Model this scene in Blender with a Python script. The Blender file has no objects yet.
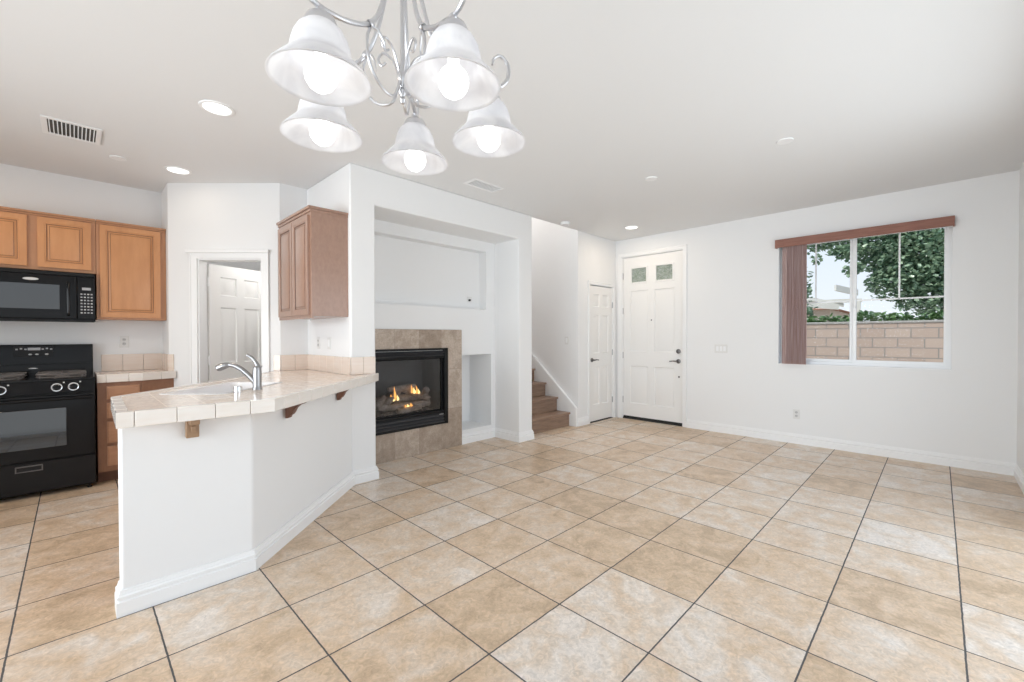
import bpy, bmesh, math, random
from mathutils import Vector, Matrix
random.seed(7)
C = bpy.context.scene.collection
S = bpy.context.scene
PI = math.pi

# ------------------------------------------------------------------ camera
YAW, PITCH, ROLL = 0.778895, -0.010478, -0.0019106
fw = Vector((math.cos(YAW)*math.cos(PITCH), math.sin(YAW)*math.cos(PITCH), math.sin(PITCH)))
rt = Vector((math.sin(YAW), -math.cos(YAW), 0))
up = rt.cross(fw)
r2 = rt*math.cos(ROLL) + up*math.sin(ROLL)
u2 = up*math.cos(ROLL) - rt*math.sin(ROLL)
cam = bpy.data.cameras.new('camera')
cam.sensor_width = 36; cam.lens = 432.35/1024*36; cam.clip_start = 0.02; cam.clip_end = 200
co = bpy.data.objects.new('camera', cam); C.objects.link(co)
co.matrix_world = Matrix(((r2.x, u2.x, -fw.x, 0), (r2.y, u2.y, -fw.y, 0), (r2.z, u2.z, -fw.z, 1.30), (0, 0, 0, 1)))
S.camera = co
S.view_settings.view_transform = 'Standard'; S.view_settings.look = 'None'
S.view_settings.gamma = 1; S.view_settings.use_curve_mapping = False
S.view_settings.exposure = -0.06
S.cycles.max_bounces = 10; S.cycles.diffuse_bounces = 7; S.cycles.glossy_bounces = 4
S.cycles.transparent_max_bounces = 12; S.cycles.sample_clamp_indirect = 6

# ------------------------------------------------------------------ world, sun, added daylight fill
w = bpy.data.worlds.new('sky'); S.world = w; w.use_nodes = True
nt = w.node_tree; bg = nt.nodes['Background']
tc = nt.nodes.new('ShaderNodeTexCoord'); sx = nt.nodes.new('ShaderNodeSeparateXYZ'); cr = nt.nodes.new('ShaderNodeValToRGB')
nt.links.new(tc.outputs['Generated'], sx.inputs[0]); nt.links.new(sx.outputs['Z'], cr.inputs[0]); nt.links.new(cr.outputs[0], bg.inputs[0])
cr.color_ramp.elements[0].position = 0.0; cr.color_ramp.elements[0].color = (0.92, 0.96, 1, 1)
cr.color_ramp.elements[1].position = 0.6; cr.color_ramp.elements[1].color = (0.50, 0.70, 1, 1)
bg.inputs[1].default_value = 1.12
def lamp(name, kind, loc, energy, col=(1, 1, 1), size=None, rot=None, parent=None, target=None, spread=None):
    l = bpy.data.lights.new(name, kind); l.energy = energy; l.color = col
    o = bpy.data.objects.new(name, l); C.objects.link(o); o.location = loc
    if kind == 'AREA':
        if isinstance(size, tuple): l.shape = 'RECTANGLE'; l.size, l.size_y = size
        else: l.shape = 'DISK'; l.size = size
        if spread: l.spread = spread
    elif size: l.shadow_soft_size = size
    if target is not None: o.rotation_euler = (Vector(target)-Vector(loc)).to_track_quat('-Z', 'Y').to_euler()
    return o
sun = lamp('sun', 'SUN', (0, 0, 8), 3.6, (1, 0.95, 0.87), target=(4.5, -2.0, 0)); sun.data.angle = 0.02
# area lamps added as daylight fill, outside the unseen rear door and left window
lamp('added_fill_rear', 'AREA', (0.1, -0.80, 1.25), 5, (0.915, 0.96, 1.0), (2.9, 2.3), target=(0.1, 3, 1.25))
lamp('added_fill_rear', 'AREA', (3.0, -0.80, 1.25), 49, (0.915, 0.96, 1.0), (2.9, 2.3), target=(3.0, 3, 1.25))
lamp('added_fill_left', 'AREA', (-2.62, 2.2, 1.35), 80, (0.905, 0.955, 1.0), (4.0, 1.9), target=(3, 2.2, 1.35), spread=math.radians(110))

# ------------------------------------------------------------------ materials
def mat(name, col, rough=0.5, metal=0.0, spec=0.5, coat=0.0, bump=None, var=None, coat_rough=0.05):
    """bump=(scale,strength) ; var=(col2, scale, stretch xyz)"""
    m = bpy.data.materials.new(name); m.use_nodes = True
    n, l = m.node_tree.nodes, m.node_tree.links
    b = n['Principled BSDF']
    b.inputs['Base Color'].default_value = (*col, 1); b.inputs['Roughness'].default_value = rough
    b.inputs['Metallic'].default_value = metal; b.inputs['Specular IOR Level'].default_value = spec
    b.inputs['Coat Weight'].default_value = coat; b.inputs['Coat Roughness'].default_value = coat_rough
    if bump or var:
        g = n.new('ShaderNodeNewGeometry')
    if bump:
        t = n.new('ShaderNodeTexNoise'); t.inputs['Scale'].default_value = bump[0]; t.inputs['Detail'].default_value = 3
        bp = n.new('ShaderNodeBump'); bp.inputs['Strength'].default_value = bump[1]; bp.inputs['Distance'].default_value = 0.002
        l.new(g.outputs['Position'], t.inputs['Vector']); l.new(t.outputs[0], bp.inputs['Height']); l.new(bp.outputs[0], b.inputs['Normal'])
    if var:
        mp = n.new('ShaderNodeMapping'); mp.inputs['Scale'].default_value = var[2]
        t = n.new('ShaderNodeTexNoise'); t.inputs['Scale'].default_value = var[1]; t.inputs['Detail'].default_value = 6; t.inputs['Roughness'].default_value = 0.6
        r = n.new('ShaderNodeValToRGB')
        r.color_ramp.elements[0].position = 0.3; r.color_ramp.elements[0].color = (*col, 1)
        r.color_ramp.elements[1].position = 0.7; r.color_ramp.elements[1].color = (*var[0], 1)
        l.new(g.outputs['Position'], mp.inputs[0]); l.new(mp.outputs[0], t.inputs['Vector']); l.new(t.outputs[0], r.inputs[0]); l.new(r.outputs[0], b.inputs['Base Color'])
    return m
def emis(name, col, s):
    m = bpy.data.materials.new(name); m.use_nodes = True
    n = m.node_tree.nodes; n.clear(); e = n.new('ShaderNodeEmission'); o = n.new('ShaderNodeOutputMaterial')
    e.inputs[0].default_value = (*col, 1); e.inputs[1].default_value = s; m.node_tree.links.new(e.outputs[0], o.inputs[0]); return m

M = {}
M['wall'] = mat('white_wall_paint', (0.82, 0.825, 0.83), 0.75, spec=0.2, bump=(60, 0.12))
M['wall_k'] = M['wall']
M['ceil'] = mat('ceiling_paint', (0.785, 0.79, 0.795), 0.85, spec=0.1, bump=(40, 0.10))
M['trim'] = mat('white_trim_paint', (0.86, 0.865, 0.87), 0.35, spec=0.4)
M['door'] = mat('white_door_paint', (0.84, 0.835, 0.825), 0.38, spec=0.4)
M['plate'] = mat('white_plastic', (0.74, 0.74, 0.73), 0.4)
M['plate2'] = mat('grey_white_plastic', (0.55, 0.55, 0.55), 0.4)
M['vinyl'] = mat('white_vinyl', (0.85, 0.86, 0.87), 0.3)
M['honey'] = mat('honey_maple', (0.60, 0.285, 0.12), 0.36, coat=0.25, var=((0.52, 0.235, 0.095), 3.0, (6, 6, 1.2)), coat_rough=0.25)
M['rose'] = mat('rosy_maple', (0.37, 0.225, 0.165), 0.36, coat=0.6, var=((0.31, 0.185, 0.135), 14.0, (3, 3, 1.5)), coat_rough=0.22)
M['honeyf'] = mat('honey_maple_frame', (0.50, 0.255, 0.135), 0.40, coat=0.2, var=((0.43, 0.21, 0.105), 3.0, (6, 6, 1.2)), coat_rough=0.25)
M['drawer'] = mat('drawer_front_maple', (0.47, 0.25, 0.145), 0.38, coat=0.25, var=((0.40, 0.20, 0.11), 6.0, (2, 2, 6)), coat_rough=0.25)
M['oak'] = mat('brown_maple', (0.33, 0.165, 0.095), 0.42, coat=0.2, var=((0.27, 0.13, 0.075), 9.0, (3, 3, 1.5)), coat_rough=0.25)
M['kick'] = mat('dark_toe_kick', (0.16, 0.075, 0.045), 0.5)
M['black'] = mat('black_enamel', (0.008, 0.008, 0.009), 0.10, spec=0.22)
M['louver'] = mat('charcoal_louver', (0.045, 0.045, 0.048), 0.4)
M['blacksoft'] = mat('black_satin_metal', (0.012, 0.012, 0.013), 0.32, spec=0.22)
M['blackglass'] = mat('black_oven_glass', (0.006, 0.006, 0.007), 0.03, spec=0.8, coat=0.8, coat_rough=0.02)
M['iron'] = mat('cast_iron_grate', (0.13, 0.12, 0.115), 0.40)
M['chrome'] = mat('chrome', (0.75, 0.75, 0.76), 0.15, 1.0)
M['nickel'] = mat('brushed_nickel', (0.36, 0.36, 0.37), 0.30, 1.0)
M['nickeld'] = mat('dark_nickel', (0.20, 0.19, 0.19), 0.3, 1.0)
M['silver'] = mat('satin_silver_lamp_metal', (0.66, 0.66, 0.68), 0.30, 1.0)
M['bronze'] = mat('bracket_brown_wood', (0.17, 0.075, 0.045), 0.45, var=((0.12, 0.05, 0.03), 20, (1, 1, 1)))
M['brass'] = mat('aged_tan_plate', (0.34, 0.21, 0.12), 0.4)
M['ceramic'] = mat('white_sink_ceramic', (0.83, 0.83, 0.85), 0.12, coat=0.5)
M['logo'] = mat('silver_badge', (0.65, 0.65, 0.65), 0.3, 0.6)
M['mark'] = mat('panel_print', (0.42, 0.42, 0.44), 0.4)
M['bulb'] = emis('lit_bulb', (1.0, 0.99, 0.97), 3.5)
M['led'] = emis('lit_diffuser', (1.0, 0.98, 0.95), 2.5)
M['flame'] = emis('flame', (1.0, 0.42, 0.10), 2.2)
M['flamecore'] = emis('flame_core', (1.0, 0.72, 0.30), 2.6)
M['log'] = mat('ceramic_log', (0.24, 0.18, 0.15), 0.85, bump=(50, 1.0), var=((0.55, 0.47, 0.42), 14, (1, 1, 1)))
M['ash'] = mat('ash_bed', (0.20, 0.18, 0.17), 0.95, bump=(90, 1.0), var=((0.04, 0.035, 0.035), 30, (1, 1, 1)))
M['firebox'] = mat('firebox_metal', (0.14, 0.14, 0.145), 0.6)
M['dark'] = mat('dark_gap', (0.02, 0.02, 0.02), 0.9)
M['ventdark'] = mat('duct_dark', (0.10, 0.10, 0.10), 0.9)
M['valance'] = mat('blind_valance_wood', (0.30, 0.135, 0.095), 0.5, var=((0.21, 0.085, 0.058), 5, (1, 1, 12)))
M['slat'] = mat('blind_slat_wood', (0.50, 0.40, 0.40), 0.45, var=((0.27, 0.145, 0.125), 4, (30, 30, 0.5)))
M['bark'] = mat('bark', (0.10, 0.08, 0.06), 0.9)
M['beam'] = mat('white_painted_beam', (0.80, 0.78, 0.72), 0.7)
M['ground'] = mat('yard_dirt', (0.35, 0.30, 0.24), 0.95)
M['stainless'] = mat('stainless', (0.5, 0.5, 0.5), 0.25, 1.0)

def leaf_mat(name, a, b):
    m = bpy.data.materials.new(name); m.use_nodes = True
    n, l = m.node_tree.nodes, m.node_tree.links; n.clear()
    g = n.new('ShaderNodeNewGeometry'); r = n.new('ShaderNodeValToRGB')
    r.color_ramp.elements[0].color = (*a, 1); r.color_ramp.elements[1].color = (*b, 1)
    l.new(g.outputs['Random Per Island'], r.inputs[0])
    d = n.new('ShaderNodeBsdfDiffuse'); t = n.new('ShaderNodeBsdfTranslucent'); gl = n.new('ShaderNodeBsdfGlossy'); gl.inputs['Roughness'].default_value = 0.35
    l.new(r.outputs[0], d.inputs[0]); l.new(r.outputs[0], t.inputs[0])
    mx = n.new('ShaderNodeMixShader'); mx.inputs[0].default_value = 0.35; l.new(d.outputs[0], mx.inputs[1]); l.new(t.outputs[0], mx.inputs[2])
    m2 = n.new('ShaderNodeMixShader'); m2.inputs[0].default_value = 0.06; l.new(mx.outputs[0], m2.inputs[1]); l.new(gl.outputs[0], m2.inputs[2])
    o = n.new('ShaderNodeOutputMaterial'); l.new(m2.outputs[0], o.inputs[0]); return m
M['leaf'] = leaf_mat('tree_leaf', (0.10, 0.19, 0.12), (0.50, 0.64, 0.44))
M['vine'] = leaf_mat('vine_leaf', (0.06, 0.13, 0.05), (0.20, 0.33, 0.12))

def glass_mat(name, tint=(1, 1, 1), refl=1.0, rough=0.0):
    m = bpy.data.materials.new(name); m.use_nodes = True
    n, l = m.node_tree.nodes, m.node_tree.links; n.clear()
    t = n.new('ShaderNodeBsdfTransparent'); t.inputs[0].default_value = (*tint, 1)
    g = n.new('ShaderNodeBsdfGlossy'); g.inputs['Roughness'].default_value = rough
    f = n.new('ShaderNodeFresnel'); f.inputs[0].default_value = 1.45
    mu = n.new('ShaderNodeMath'); mu.operation = 'MULTIPLY'; mu.inputs[1].default_value = refl
    mx = n.new('ShaderNodeMixShader'); l.new(f.outputs[0], mu.inputs[0]); l.new(mu.outputs[0], mx.inputs[0])
    l.new(t.outputs[0], mx.inputs[1]); l.new(g.outputs[0], mx.inputs[2])
    o = n.new('ShaderNodeOutputMaterial'); l.new(mx.outputs[0], o.inputs[0]); return m
M['glass'] = glass_mat('window_glass', (0.97, 0.98, 0.98), 0.03)
M['fireglass'] = glass_mat('fireplace_glass', (0.85, 0.85, 0.85), 1.0, 0.03)

def shade_mat():
    m = bpy.data.materials.new('alabaster_shade_glass'); m.use_nodes = True
    n, l = m.node_tree.nodes, m.node_tree.links; n.clear()
    g = n.new('ShaderNodeNewGeometry')
    t = n.new('ShaderNodeTexNoise'); t.inputs['Scale'].default_value = 9; t.inputs['Detail'].default_value = 5; t.inputs['Distortion'].default_value = 1.5
    r = n.new('ShaderNodeValToRGB'); r.color_ramp.elements[0].position = .35; r.color_ramp.elements[0].color = (0.80, 0.80, 0.82, 1); r.color_ramp.elements[1].position = .65; r.color_ramp.elements[1].color = (0.93, 0.93, 0.94, 1)
    l.new(g.outputs['Position'], t.inputs[0]); l.new(t.outputs[0], r.inputs[0])
    d = n.new('ShaderNodeBsdfDiffuse'); tr = n.new('ShaderNodeBsdfTranslucent')
    l.new(r.outputs[0], d.inputs[0]); l.new(r.outputs[0], tr.inputs[0])
    a = n.new('ShaderNodeMixShader'); a.inputs[0].default_value = 0.50; l.new(d.outputs[0], a.inputs[1]); l.new(tr.outputs[0], a.inputs[2])
    gl = n.new('ShaderNodeBsdfGlossy'); gl.inputs['Roughness'].default_value = 0.15
    b = n.new('ShaderNodeMixShader'); b.inputs[0].default_value = 0.06; l.new(a.outputs[0], b.inputs[1]); l.new(gl.outputs[0], b.inputs[2])
    o = n.new('ShaderNodeOutputMaterial'); l.new(b.outputs[0], o.inputs[0]); return m
M['shade'] = shade_mat()

def stone_tile(name, px, ox, py, oy, axes, cols, grout, gw, rough=0.35, bumpy=0.5, scale=1.0, coat=0.0):
    """Square tiles laid on a grid; each tile has its own tone, mottled by noise. axes picks the two position axes."""
    m = bpy.data.materials.new(name); m.use_nodes = True
    n, l = m.node_tree.nodes, m.node_tree.links; b = n['Principled BSDF']
    g = n.new('ShaderNodeNewGeometry'); s = n.new('ShaderNodeSeparateXYZ'); l.new(g.outputs['Position'], s.inputs[0])
    def mth(op, a, c=None, d=None):
        q = n.new('ShaderNodeMath'); q.operation = op
        for i, v in enumerate((a, c, d)):
            if v is None: continue
            if isinstance(v, (int, float)): q.inputs[i].default_value = v
            else: l.new(v, q.inputs[i])
        return q.outputs[0]
    # slight waver of the joints
    wn = n.new('ShaderNodeTexNoise'); wn.inputs['Scale'].default_value = 25; l.new(g.outputs['Position'], wn.inputs[0])
    wob = mth('MULTIPLY', mth('SUBTRACT', wn.outputs[0], 0.5), 0.004)
    U = mth('DIVIDE', mth('ADD', mth('SUBTRACT', s.outputs[axes[0]], ox), wob), px)
    V = mth('DIVIDE', mth('ADD', mth('SUBTRACT', s.outputs[axes[1]], oy), wob), py)
    def edge(Q, p):
        fr = mth('SUBTRACT', Q, mth('FLOOR', Q)); d = mth('MINIMUM', fr, mth('SUBTRACT', 1.0, fr)); return mth('MULTIPLY', d, p)
    dmin = mth('MINIMUM', edge(U, px), edge(V, py))
    isg = mth('LESS_THAN', dmin, gw/2)
    cb = n.new('ShaderNodeCombineXYZ'); l.new(mth('FLOOR', U), cb.inputs[0]); l.new(mth('FLOOR', V), cb.inputs[1])
    wh = n.new('ShaderNodeTexWhiteNoise'); wh.noise_dimensions = '3D'; l.new(cb.outputs[0], wh.inputs['Vector'])
    # per-tile shift of the mottling
    off = n.new('ShaderNodeVectorMath'); off.operation = 'MULTIPLY_ADD'; l.new(wh.outputs['Color'], off.inputs[0]); off.inputs[1].default_value = (40, 40, 40); l.new(g.outputs['Position'], off.inputs[2])
    n1 = n.new('ShaderNodeTexNoise'); n1.inputs['Scale'].default_value = 6.0*scale; n1.inputs['Detail'].default_value = 8; n1.inputs['Roughness'].default_value = 0.62; n1.inputs['Distortion'].default_value = 0.6
    l.new(off.outputs[0], n1.inputs[0])
    n2 = n.new('ShaderNodeTexNoise'); n2.inputs['Scale'].default_value = 38*scale; n2.inputs['Detail'].default_value = 6; n2.inputs['Roughness'].default_value = 0.7; n2.inputs['Distortion'].default_value = 1.2
    l.new(off.outputs[0], n2.inputs[0])
    mixv = mth('ADD', mth('MULTIPLY', mth('SUBTRACT', n1.outputs[0], 0.5), 1.5), mth('ADD', mth('MULTIPLY', mth('SUBTRACT', wh.outputs['Value'], 0.5), 0.45), 0.5))
    r = n.new('ShaderNodeValToRGB'); e = r.color_ramp.elements
    e[0].position = 0.15; e[0].color = (*cols[0], 1); e[1].position = 0.85; e[1].color = (*cols[-1], 1)
    for i, c in enumerate(cols[1:-1]):
        q = e.new(0.15+0.7*(i+1)/(len(cols)-1)); q.color = (*c, 1)
    l.new(mixv, r.inputs[0])
    fine = n.new('ShaderNodeMapRange'); fine.inputs[1].default_value = 0.3; fine.inputs[2].default_value = 0.7; fine.inputs[3].default_value = 0.76; fine.inputs[4].default_value = 1.20
    l.new(n2.outputs[0], fine.inputs[0])
    vm = n.new('ShaderNodeVectorMath'); vm.operation = 'SCALE'; l.new(r.outputs[0], vm.inputs[0]); l.new(fine.outputs[0], vm.inputs['Scale'])
    mx = n.new('ShaderNodeMix'); mx.data_type = 'RGBA'; l.new(isg, mx.inputs['Factor']); l.new(vm.outputs[0], mx.inputs[6]); mx.inputs[7].default_value = (*grout, 1)
    l.new(mx.outputs[2], b.inputs['Base Color'])
    rr = n.new('ShaderNodeMapRange'); rr.inputs[3].default_value = rough-0.06; rr.inputs[4].default_value = rough+0.10; l.new(n2.outputs[0], rr.inputs[0])
    l.new(mth('MAXIMUM', rr.outputs[0], mth('MULTIPLY', isg, 0.9)), b.inputs['Roughness'])
    b.inputs['Coat Weight'].default_value = coat; b.inputs['Coat Roughness'].default_value = 0.15
    hgt = mth('ADD', mth('MULTIPLY', mth('MINIMUM', dmin, gw), 1.0/gw*0.6), mth('MULTIPLY', n2.outputs[0], 0.25))
    bp = n.new('ShaderNodeBump'); bp.inputs['Strength'].default_value = bumpy; bp.inputs['Distance'].default_value = 0.002
    l.new(hgt, bp.inputs['Height']); l.new(bp.outputs[0], b.inputs['Normal'])
    return m
TP = 0.4626
M['floor'] = stone_tile('stone_floor_tile', TP, 0.7198, TP, 1.7650, (0, 1), [(0.49, 0.355, 0.235), (0.60, 0.445, 0.305), (0.64, 0.50, 0.375), (0.67, 0.565, 0.465), (0.72, 0.645, 0.575)], (0.085, 0.08, 0.08), 0.0068, 0.33, 0.45)
M['firetile'] = stone_tile('fireplace_stone_tile', 0.30, 3.265, 0.46, 0.0, (0, 2), [(0.31, 0.24, 0.185), (0.40, 0.32, 0.255), (0.52, 0.435, 0.365)], (0.30, 0.245, 0.205), 0.003, 0.5, 0.4, 1.6)
ctc = [(0.82, 0.70, 0.60), (0.84, 0.73, 0.64), (0.86, 0.78, 0.71)]
M['ctop'] = stone_tile('counter_tile', 0.152, 0.12+0.04, 0.152, 2.63, (0, 1), ctc, (0.76, 0.67, 0.59), 0.002, 0.16, 0.05, 0.8, coat=0.4)
M['cedge'] = mat('counter_edge_tile', (0.80, 0.735, 0.67), 0.14, coat=0.4, var=((0.84, 0.80, 0.76), 6, (1, 1, 6)))
M['grout'] = mat('tan_grout', (0.25, 0.20, 0.17), 0.9)
M['bsplash'] = mat('backsplash_tile', (0.74, 0.61, 0.52), 0.18, coat=0.3, var=((0.78, 0.68, 0.60), 5, (1, 1, 8)))

def wood_plank():
    m = mat('stair_wood', (0.20, 0.125, 0.085), 0.45, var=((0.33, 0.22, 0.155), 7, (0.7, 7, 7)), coat=0.15, coat_rough=0.3)
    return m
M['stair'] = wood_plank()

def block_mat():
    m = bpy.data.materials.new('tan_concrete_block'); m.use_nodes = True
    n, l = m.node_tree.nodes, m.node_tree.links; b = n['Principled BSDF']
    g = n.new('ShaderNodeNewGeometry'); s = n.new('ShaderNodeSeparateXYZ'); c = n.new('ShaderNodeCombineXYZ')
    l.new(g.outputs['Position'], s.inputs[0]); l.new(s.outputs['Y'], c.inputs[0]); l.new(s.outputs['Z'], c.inputs[1])
    t = n.new('ShaderNodeTexBrick'); t.inputs['Scale'].default_value = 1; t.inputs['Brick Width'].default_value = 0.357; t.inputs['Row Height'].default_value = 0.180; t.inputs['Mortar Size'].default_value = 0.010
    t.inputs['Color1'].default_value = (0.44, 0.335, 0.27, 1); t.inputs['Color2'].default_value = (0.50, 0.39, 0.32, 1); t.inputs['Mortar'].default_value = (0.28, 0.25, 0.225, 1)
    l.new(c.outputs[0], t.inputs[0]); l.new(t.outputs[0], b.inputs['Base Color']); b.inputs['Roughness'].default_value = 0.9
    return m
M['block'] = block_mat()

# ------------------------------------------------------------------ mesh helpers
class MB:
    def __init__(s): s.v = []; s.f = []
    def add(s, vs, fs):
        k = len(s.v); s.v += [tuple(v) for v in vs]; s.f += [tuple(k+i for i in f) for f in fs]; return s
    def box(s, x0, x1, y0, y1, z0, z1):
        return s.prism([(x0, y0), (x1, y0), (x1, y1), (x0, y1)], z0, z1)
    def prism(s, poly, z0, z1):
        a = sum(poly[i][0]*poly[(i+1) % len(poly)][1]-poly[(i+1) % len(poly)][0]*poly[i][1] for i in range(len(poly)))
        if a < 0: poly = poly[::-1]
        n = len(poly)
        return s.add([(x, y, z0) for x, y in poly]+[(x, y, z1) for x, y in poly],
                     [tuple(range(n))[::-1], tuple(range(n, 2*n))]+[(i, (i+1) % n, n+(i+1) % n, n+i) for i in range(n)])
    def xf(s, mx):
        s.v = [tuple(mx @ Vector(v)) for v in s.v]; return s
    def merge(s, o): return s.add(o.v, o.f)
    def tube(s, pts, rad, seg=10, cap=True):
        pts = [Vector(p) for p in pts]; n = len(pts)
        if not hasattr(rad, '__len__'): rad = [rad]*n
        t0 = (pts[1]-pts[0]).normalized(); nrm = t0.orthogonal().normalized(); vs = []; prev = t0
        for i, p in enumerate(pts):
            t = ((pts[min(i+1, n-1)]-pts[max(i-1, 0)])).normalized()
            nrm = (prev.rotation_difference(t) @ nrm); prev = t
            bn = t.cross(nrm)
            for k in range(seg):
                a = 2*PI*k/seg; vs.append(p+(nrm*math.cos(a)+bn*math.sin(a))*rad[i])
        fs = [(i*seg+k, i*seg+(k+1) % seg, (i+1)*seg+(k+1) % seg, (i+1)*seg+k) for i in range(n-1) for k in range(seg)]
        if cap: fs += [tuple(range(seg))[::-1], tuple((n-1)*seg+k for k in range(seg))]
        return s.add(vs, fs)
    def lathe(s, prof, c=(0, 0, 0), seg=32, mx=None):
        vs = []; n = len(prof)
        for r, z in prof:
            for k in range(seg):
                a = 2*PI*k/seg; vs.append(Vector((max(r, 1e-5)*math.cos(a), max(r, 1e-5)*math.sin(a), z)))
        if mx: vs = [mx @ v for v in vs]
        vs = [v+Vector(c) for v in vs]
        return s.add(vs, [(i*seg+k, i*seg+(k+1) % seg, (i+1)*seg+(k+1) % seg, (i+1)*seg+k) for i in range(n-1) for k in range(seg)])
    def ball(s, c, r, sc=(1, 1, 1), seg=16):
        k = 10; return s.lathe([(r*math.sin(PI*i/k), -r*math.cos(PI*i/k)) for i in range(k+1)], c, seg, Matrix.Diagonal((*sc, 1)))

ORG = {}
def obj(name, mb, m, parent=None, label=None, bevel=0.0, smooth=True, sharp=35, seg=2):
    me = bpy.data.meshes.new(name)
    if parent is not None: org = ORG[parent.name]
    else:
        xs, ys, zs = zip(*mb.v); org = Vector(((min(xs)+max(xs))/2, (min(ys)+max(ys))/2, min(zs)))
    me.from_pydata([tuple(Vector(v)-org) for v in mb.v], [], mb.f)
    bm = bmesh.new(); bm.from_mesh(me); bmesh.ops.remove_doubles(bm, verts=bm.verts, dist=1e-5); bmesh.ops.recalc_face_normals(bm, faces=bm.faces); bm.to_mesh(me); bm.free()
    o = bpy.data.objects.new(name, me); C.objects.link(o)
    if parent is not None: o.parent = parent
    else: o.location = org
    ORG[o.name] = org
    me.materials.append(m)
    if smooth:
        for p in me.polygons: p.use_smooth = True
        me.set_sharp_from_angle(angle=math.radians(sharp))
    if bevel:
        b = o.modifiers.new('bevel', 'BEVEL'); b.width = bevel; b.segments = seg; b.limit_method = 'ANGLE'; b.angle_limit = math.radians(40); b.use_clamp_overlap = True
    if label: o['label'] = label
    return o
def thing(name, label, cat, loc, group=None):
    o = bpy.data.objects.new(name, None); C.objects.link(o); o.location = loc; o.empty_display_size = 0.1
    ORG[o.name] = Vector(loc); o['label'] = label; o['category'] = cat
    if group: o['group'] = group
    return o
def tag(o, label, cat, group=None):
    o['label'] = label; o['category'] = cat
    if group: o['group'] = group
    return o
def struct(name, mb, m, label, cat, bevel=0.0, **k):
    o = obj(name, mb, m, bevel=bevel, **k); o['kind'] = 'structure'; o['label'] = label; o['category'] = cat; return o
def sthing(name, label, cat, loc):
    o = thing(name, label, cat, loc); o['kind'] = 'structure'; return o

def frame3(o, u, w=(0, 0, 1)):
    """matrix: local X -> u (horizontal), local Y -> outward normal n = u x ... , local Z -> up"""
    u = Vector(u).normalized(); z = Vector((0, 0, 1)); n = z.cross(u)
    return Matrix(((u.x, n.x, 0, o[0]), (u.y, n.y, 0, o[1]), (0, 0, 1, o[2]), (0, 0, 0, 1)))
# local +Y points INTO the wall (behind), so y negative = towards the viewer side, for u running rightwards as seen from the room
def wallp(W, H, T, holes, mx):
    """slab W x H x T (y 0..T) with rectangular through-holes (x0,x1,z0,z1)"""
    xs = sorted({0, W, *[h[0] for h in holes], *[h[1] for h in holes]}); zs = sorted({0, H, *[h[2] for h in holes], *[h[3] for h in holes]})
    mb = MB(); nx, nz = len(xs), len(zs)
    hole = lambda i, j: i < 0 or j < 0 or i >= nx-1 or j >= nz-1 or any(h[0]-1e-6 <= xs[i] and xs[i+1] <= h[1]+1e-6 and h[2]-1e-6 <= zs[j] and zs[j+1] <= h[3]+1e-6 for h in holes)
    vs = [(x, y, z) for y in (0, T) for z in zs for x in xs]; idx = lambda i, j, k: k*nx*nz+j*nx+i
    fs = []
    for i in range(nx-1):
        for j in range(nz-1):
            if hole(i, j): continue
            fs.append((idx(i, j, 0), idx(i+1, j, 0), idx(i+1, j+1, 0), idx(i, j+1, 0)))
            fs.append((idx(i, j, 1), idx(i, j+1, 1), idx(i+1, j+1, 1), idx(i+1, j, 1)))
            if hole(i-1, j): fs.append((idx(i, j, 0), idx(i, j+1, 0), idx(i, j+1, 1), idx(i, j, 1)))
            if hole(i+1, j): fs.append((idx(i+1, j, 0), idx(i+1, j, 1), idx(i+1, j+1, 1), idx(i+1, j+1, 0)))
            if hole(i, j-1): fs.append((idx(i, j, 0), idx(i, j, 1), idx(i+1, j, 1), idx(i+1, j, 0)))
            if hole(i, j+1): fs.append((idx(i, j+1, 0), idx(i+1, j+1, 0), idx(i+1, j+1, 1), idx(i, j+1, 1)))
    return mb.add(vs, fs).xf(mx)
def panelled(W, H, T, rects, prof, mx, back=True):
    """a leaf W x H x T whose front (y=0, facing -y) and back carry panels; prof=[(inset,depth),...]"""
    xs = sorted({0, W, *[h[0] for h in rects], *[h[1] for h in rects]}); zs = sorted({0, H, *[h[2] for h in rects], *[h[3] for h in rects]})
    mb = MB()
    inr = lambda a, b, c, d: any(h[0]-1e-6 <= a and b <= h[1]+1e-6 and h[2]-1e-6 <= c and d <= h[3]+1e-6 for h in rects)
    for side in ((0, 1), (T, -1)) if back else ((0, 1),):
        y0, sg = side
        for i in range(len(xs)-1):
            for j in range(len(zs)-1):
                if inr(xs[i], xs[i+1], zs[j], zs[j+1]): continue
                mb.add([(xs[i], y0, zs[j]), (xs[i+1], y0, zs[j]), (xs[i+1], y0, zs[j+1]), (xs[i], y0, zs[j+1])], [(0, 1, 2, 3)])
        for (a, b, c, d) in rects:
            loops = [(0, 0)]+list(prof); vs = []
            for ins, dep in loops:
                vs += [(a+ins, y0+sg*dep, c+ins), (b-ins, y0+sg*dep, c+ins), (b-ins, y0+sg*dep, d-ins), (a+ins, y0+sg*dep, d-ins)]
            fs = [(4*q+k, 4*q+(k+1) % 4, 4*q+4+(k+1) % 4, 4*q+4+k) for q in range(len(loops)-1) for k in range(4)]
            q = 4*(len(loops)-1); fs.append((q, q+1, q+2, q+3)); mb.add(vs, fs)
    for i in range(len(xs)-1):
        for z in (0, H): mb.add([(xs[i], 0, z), (xs[i+1], 0, z), (xs[i+1], T, z), (xs[i], T, z)], [(0, 1, 2, 3)])
    for j in range(len(zs)-1):
        for x in (0, W): mb.add([(x, 0, zs[j]), (x, 0, zs[j+1]), (x, T, zs[j+1]), (x, T, zs[j])], [(0, 1, 2, 3)])
    if not back: mb.add([(0, T, 0), (W, T, 0), (W, T, H), (0, T, H)], [(0, 1, 2, 3)])
    return mb.xf(mx)
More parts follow.
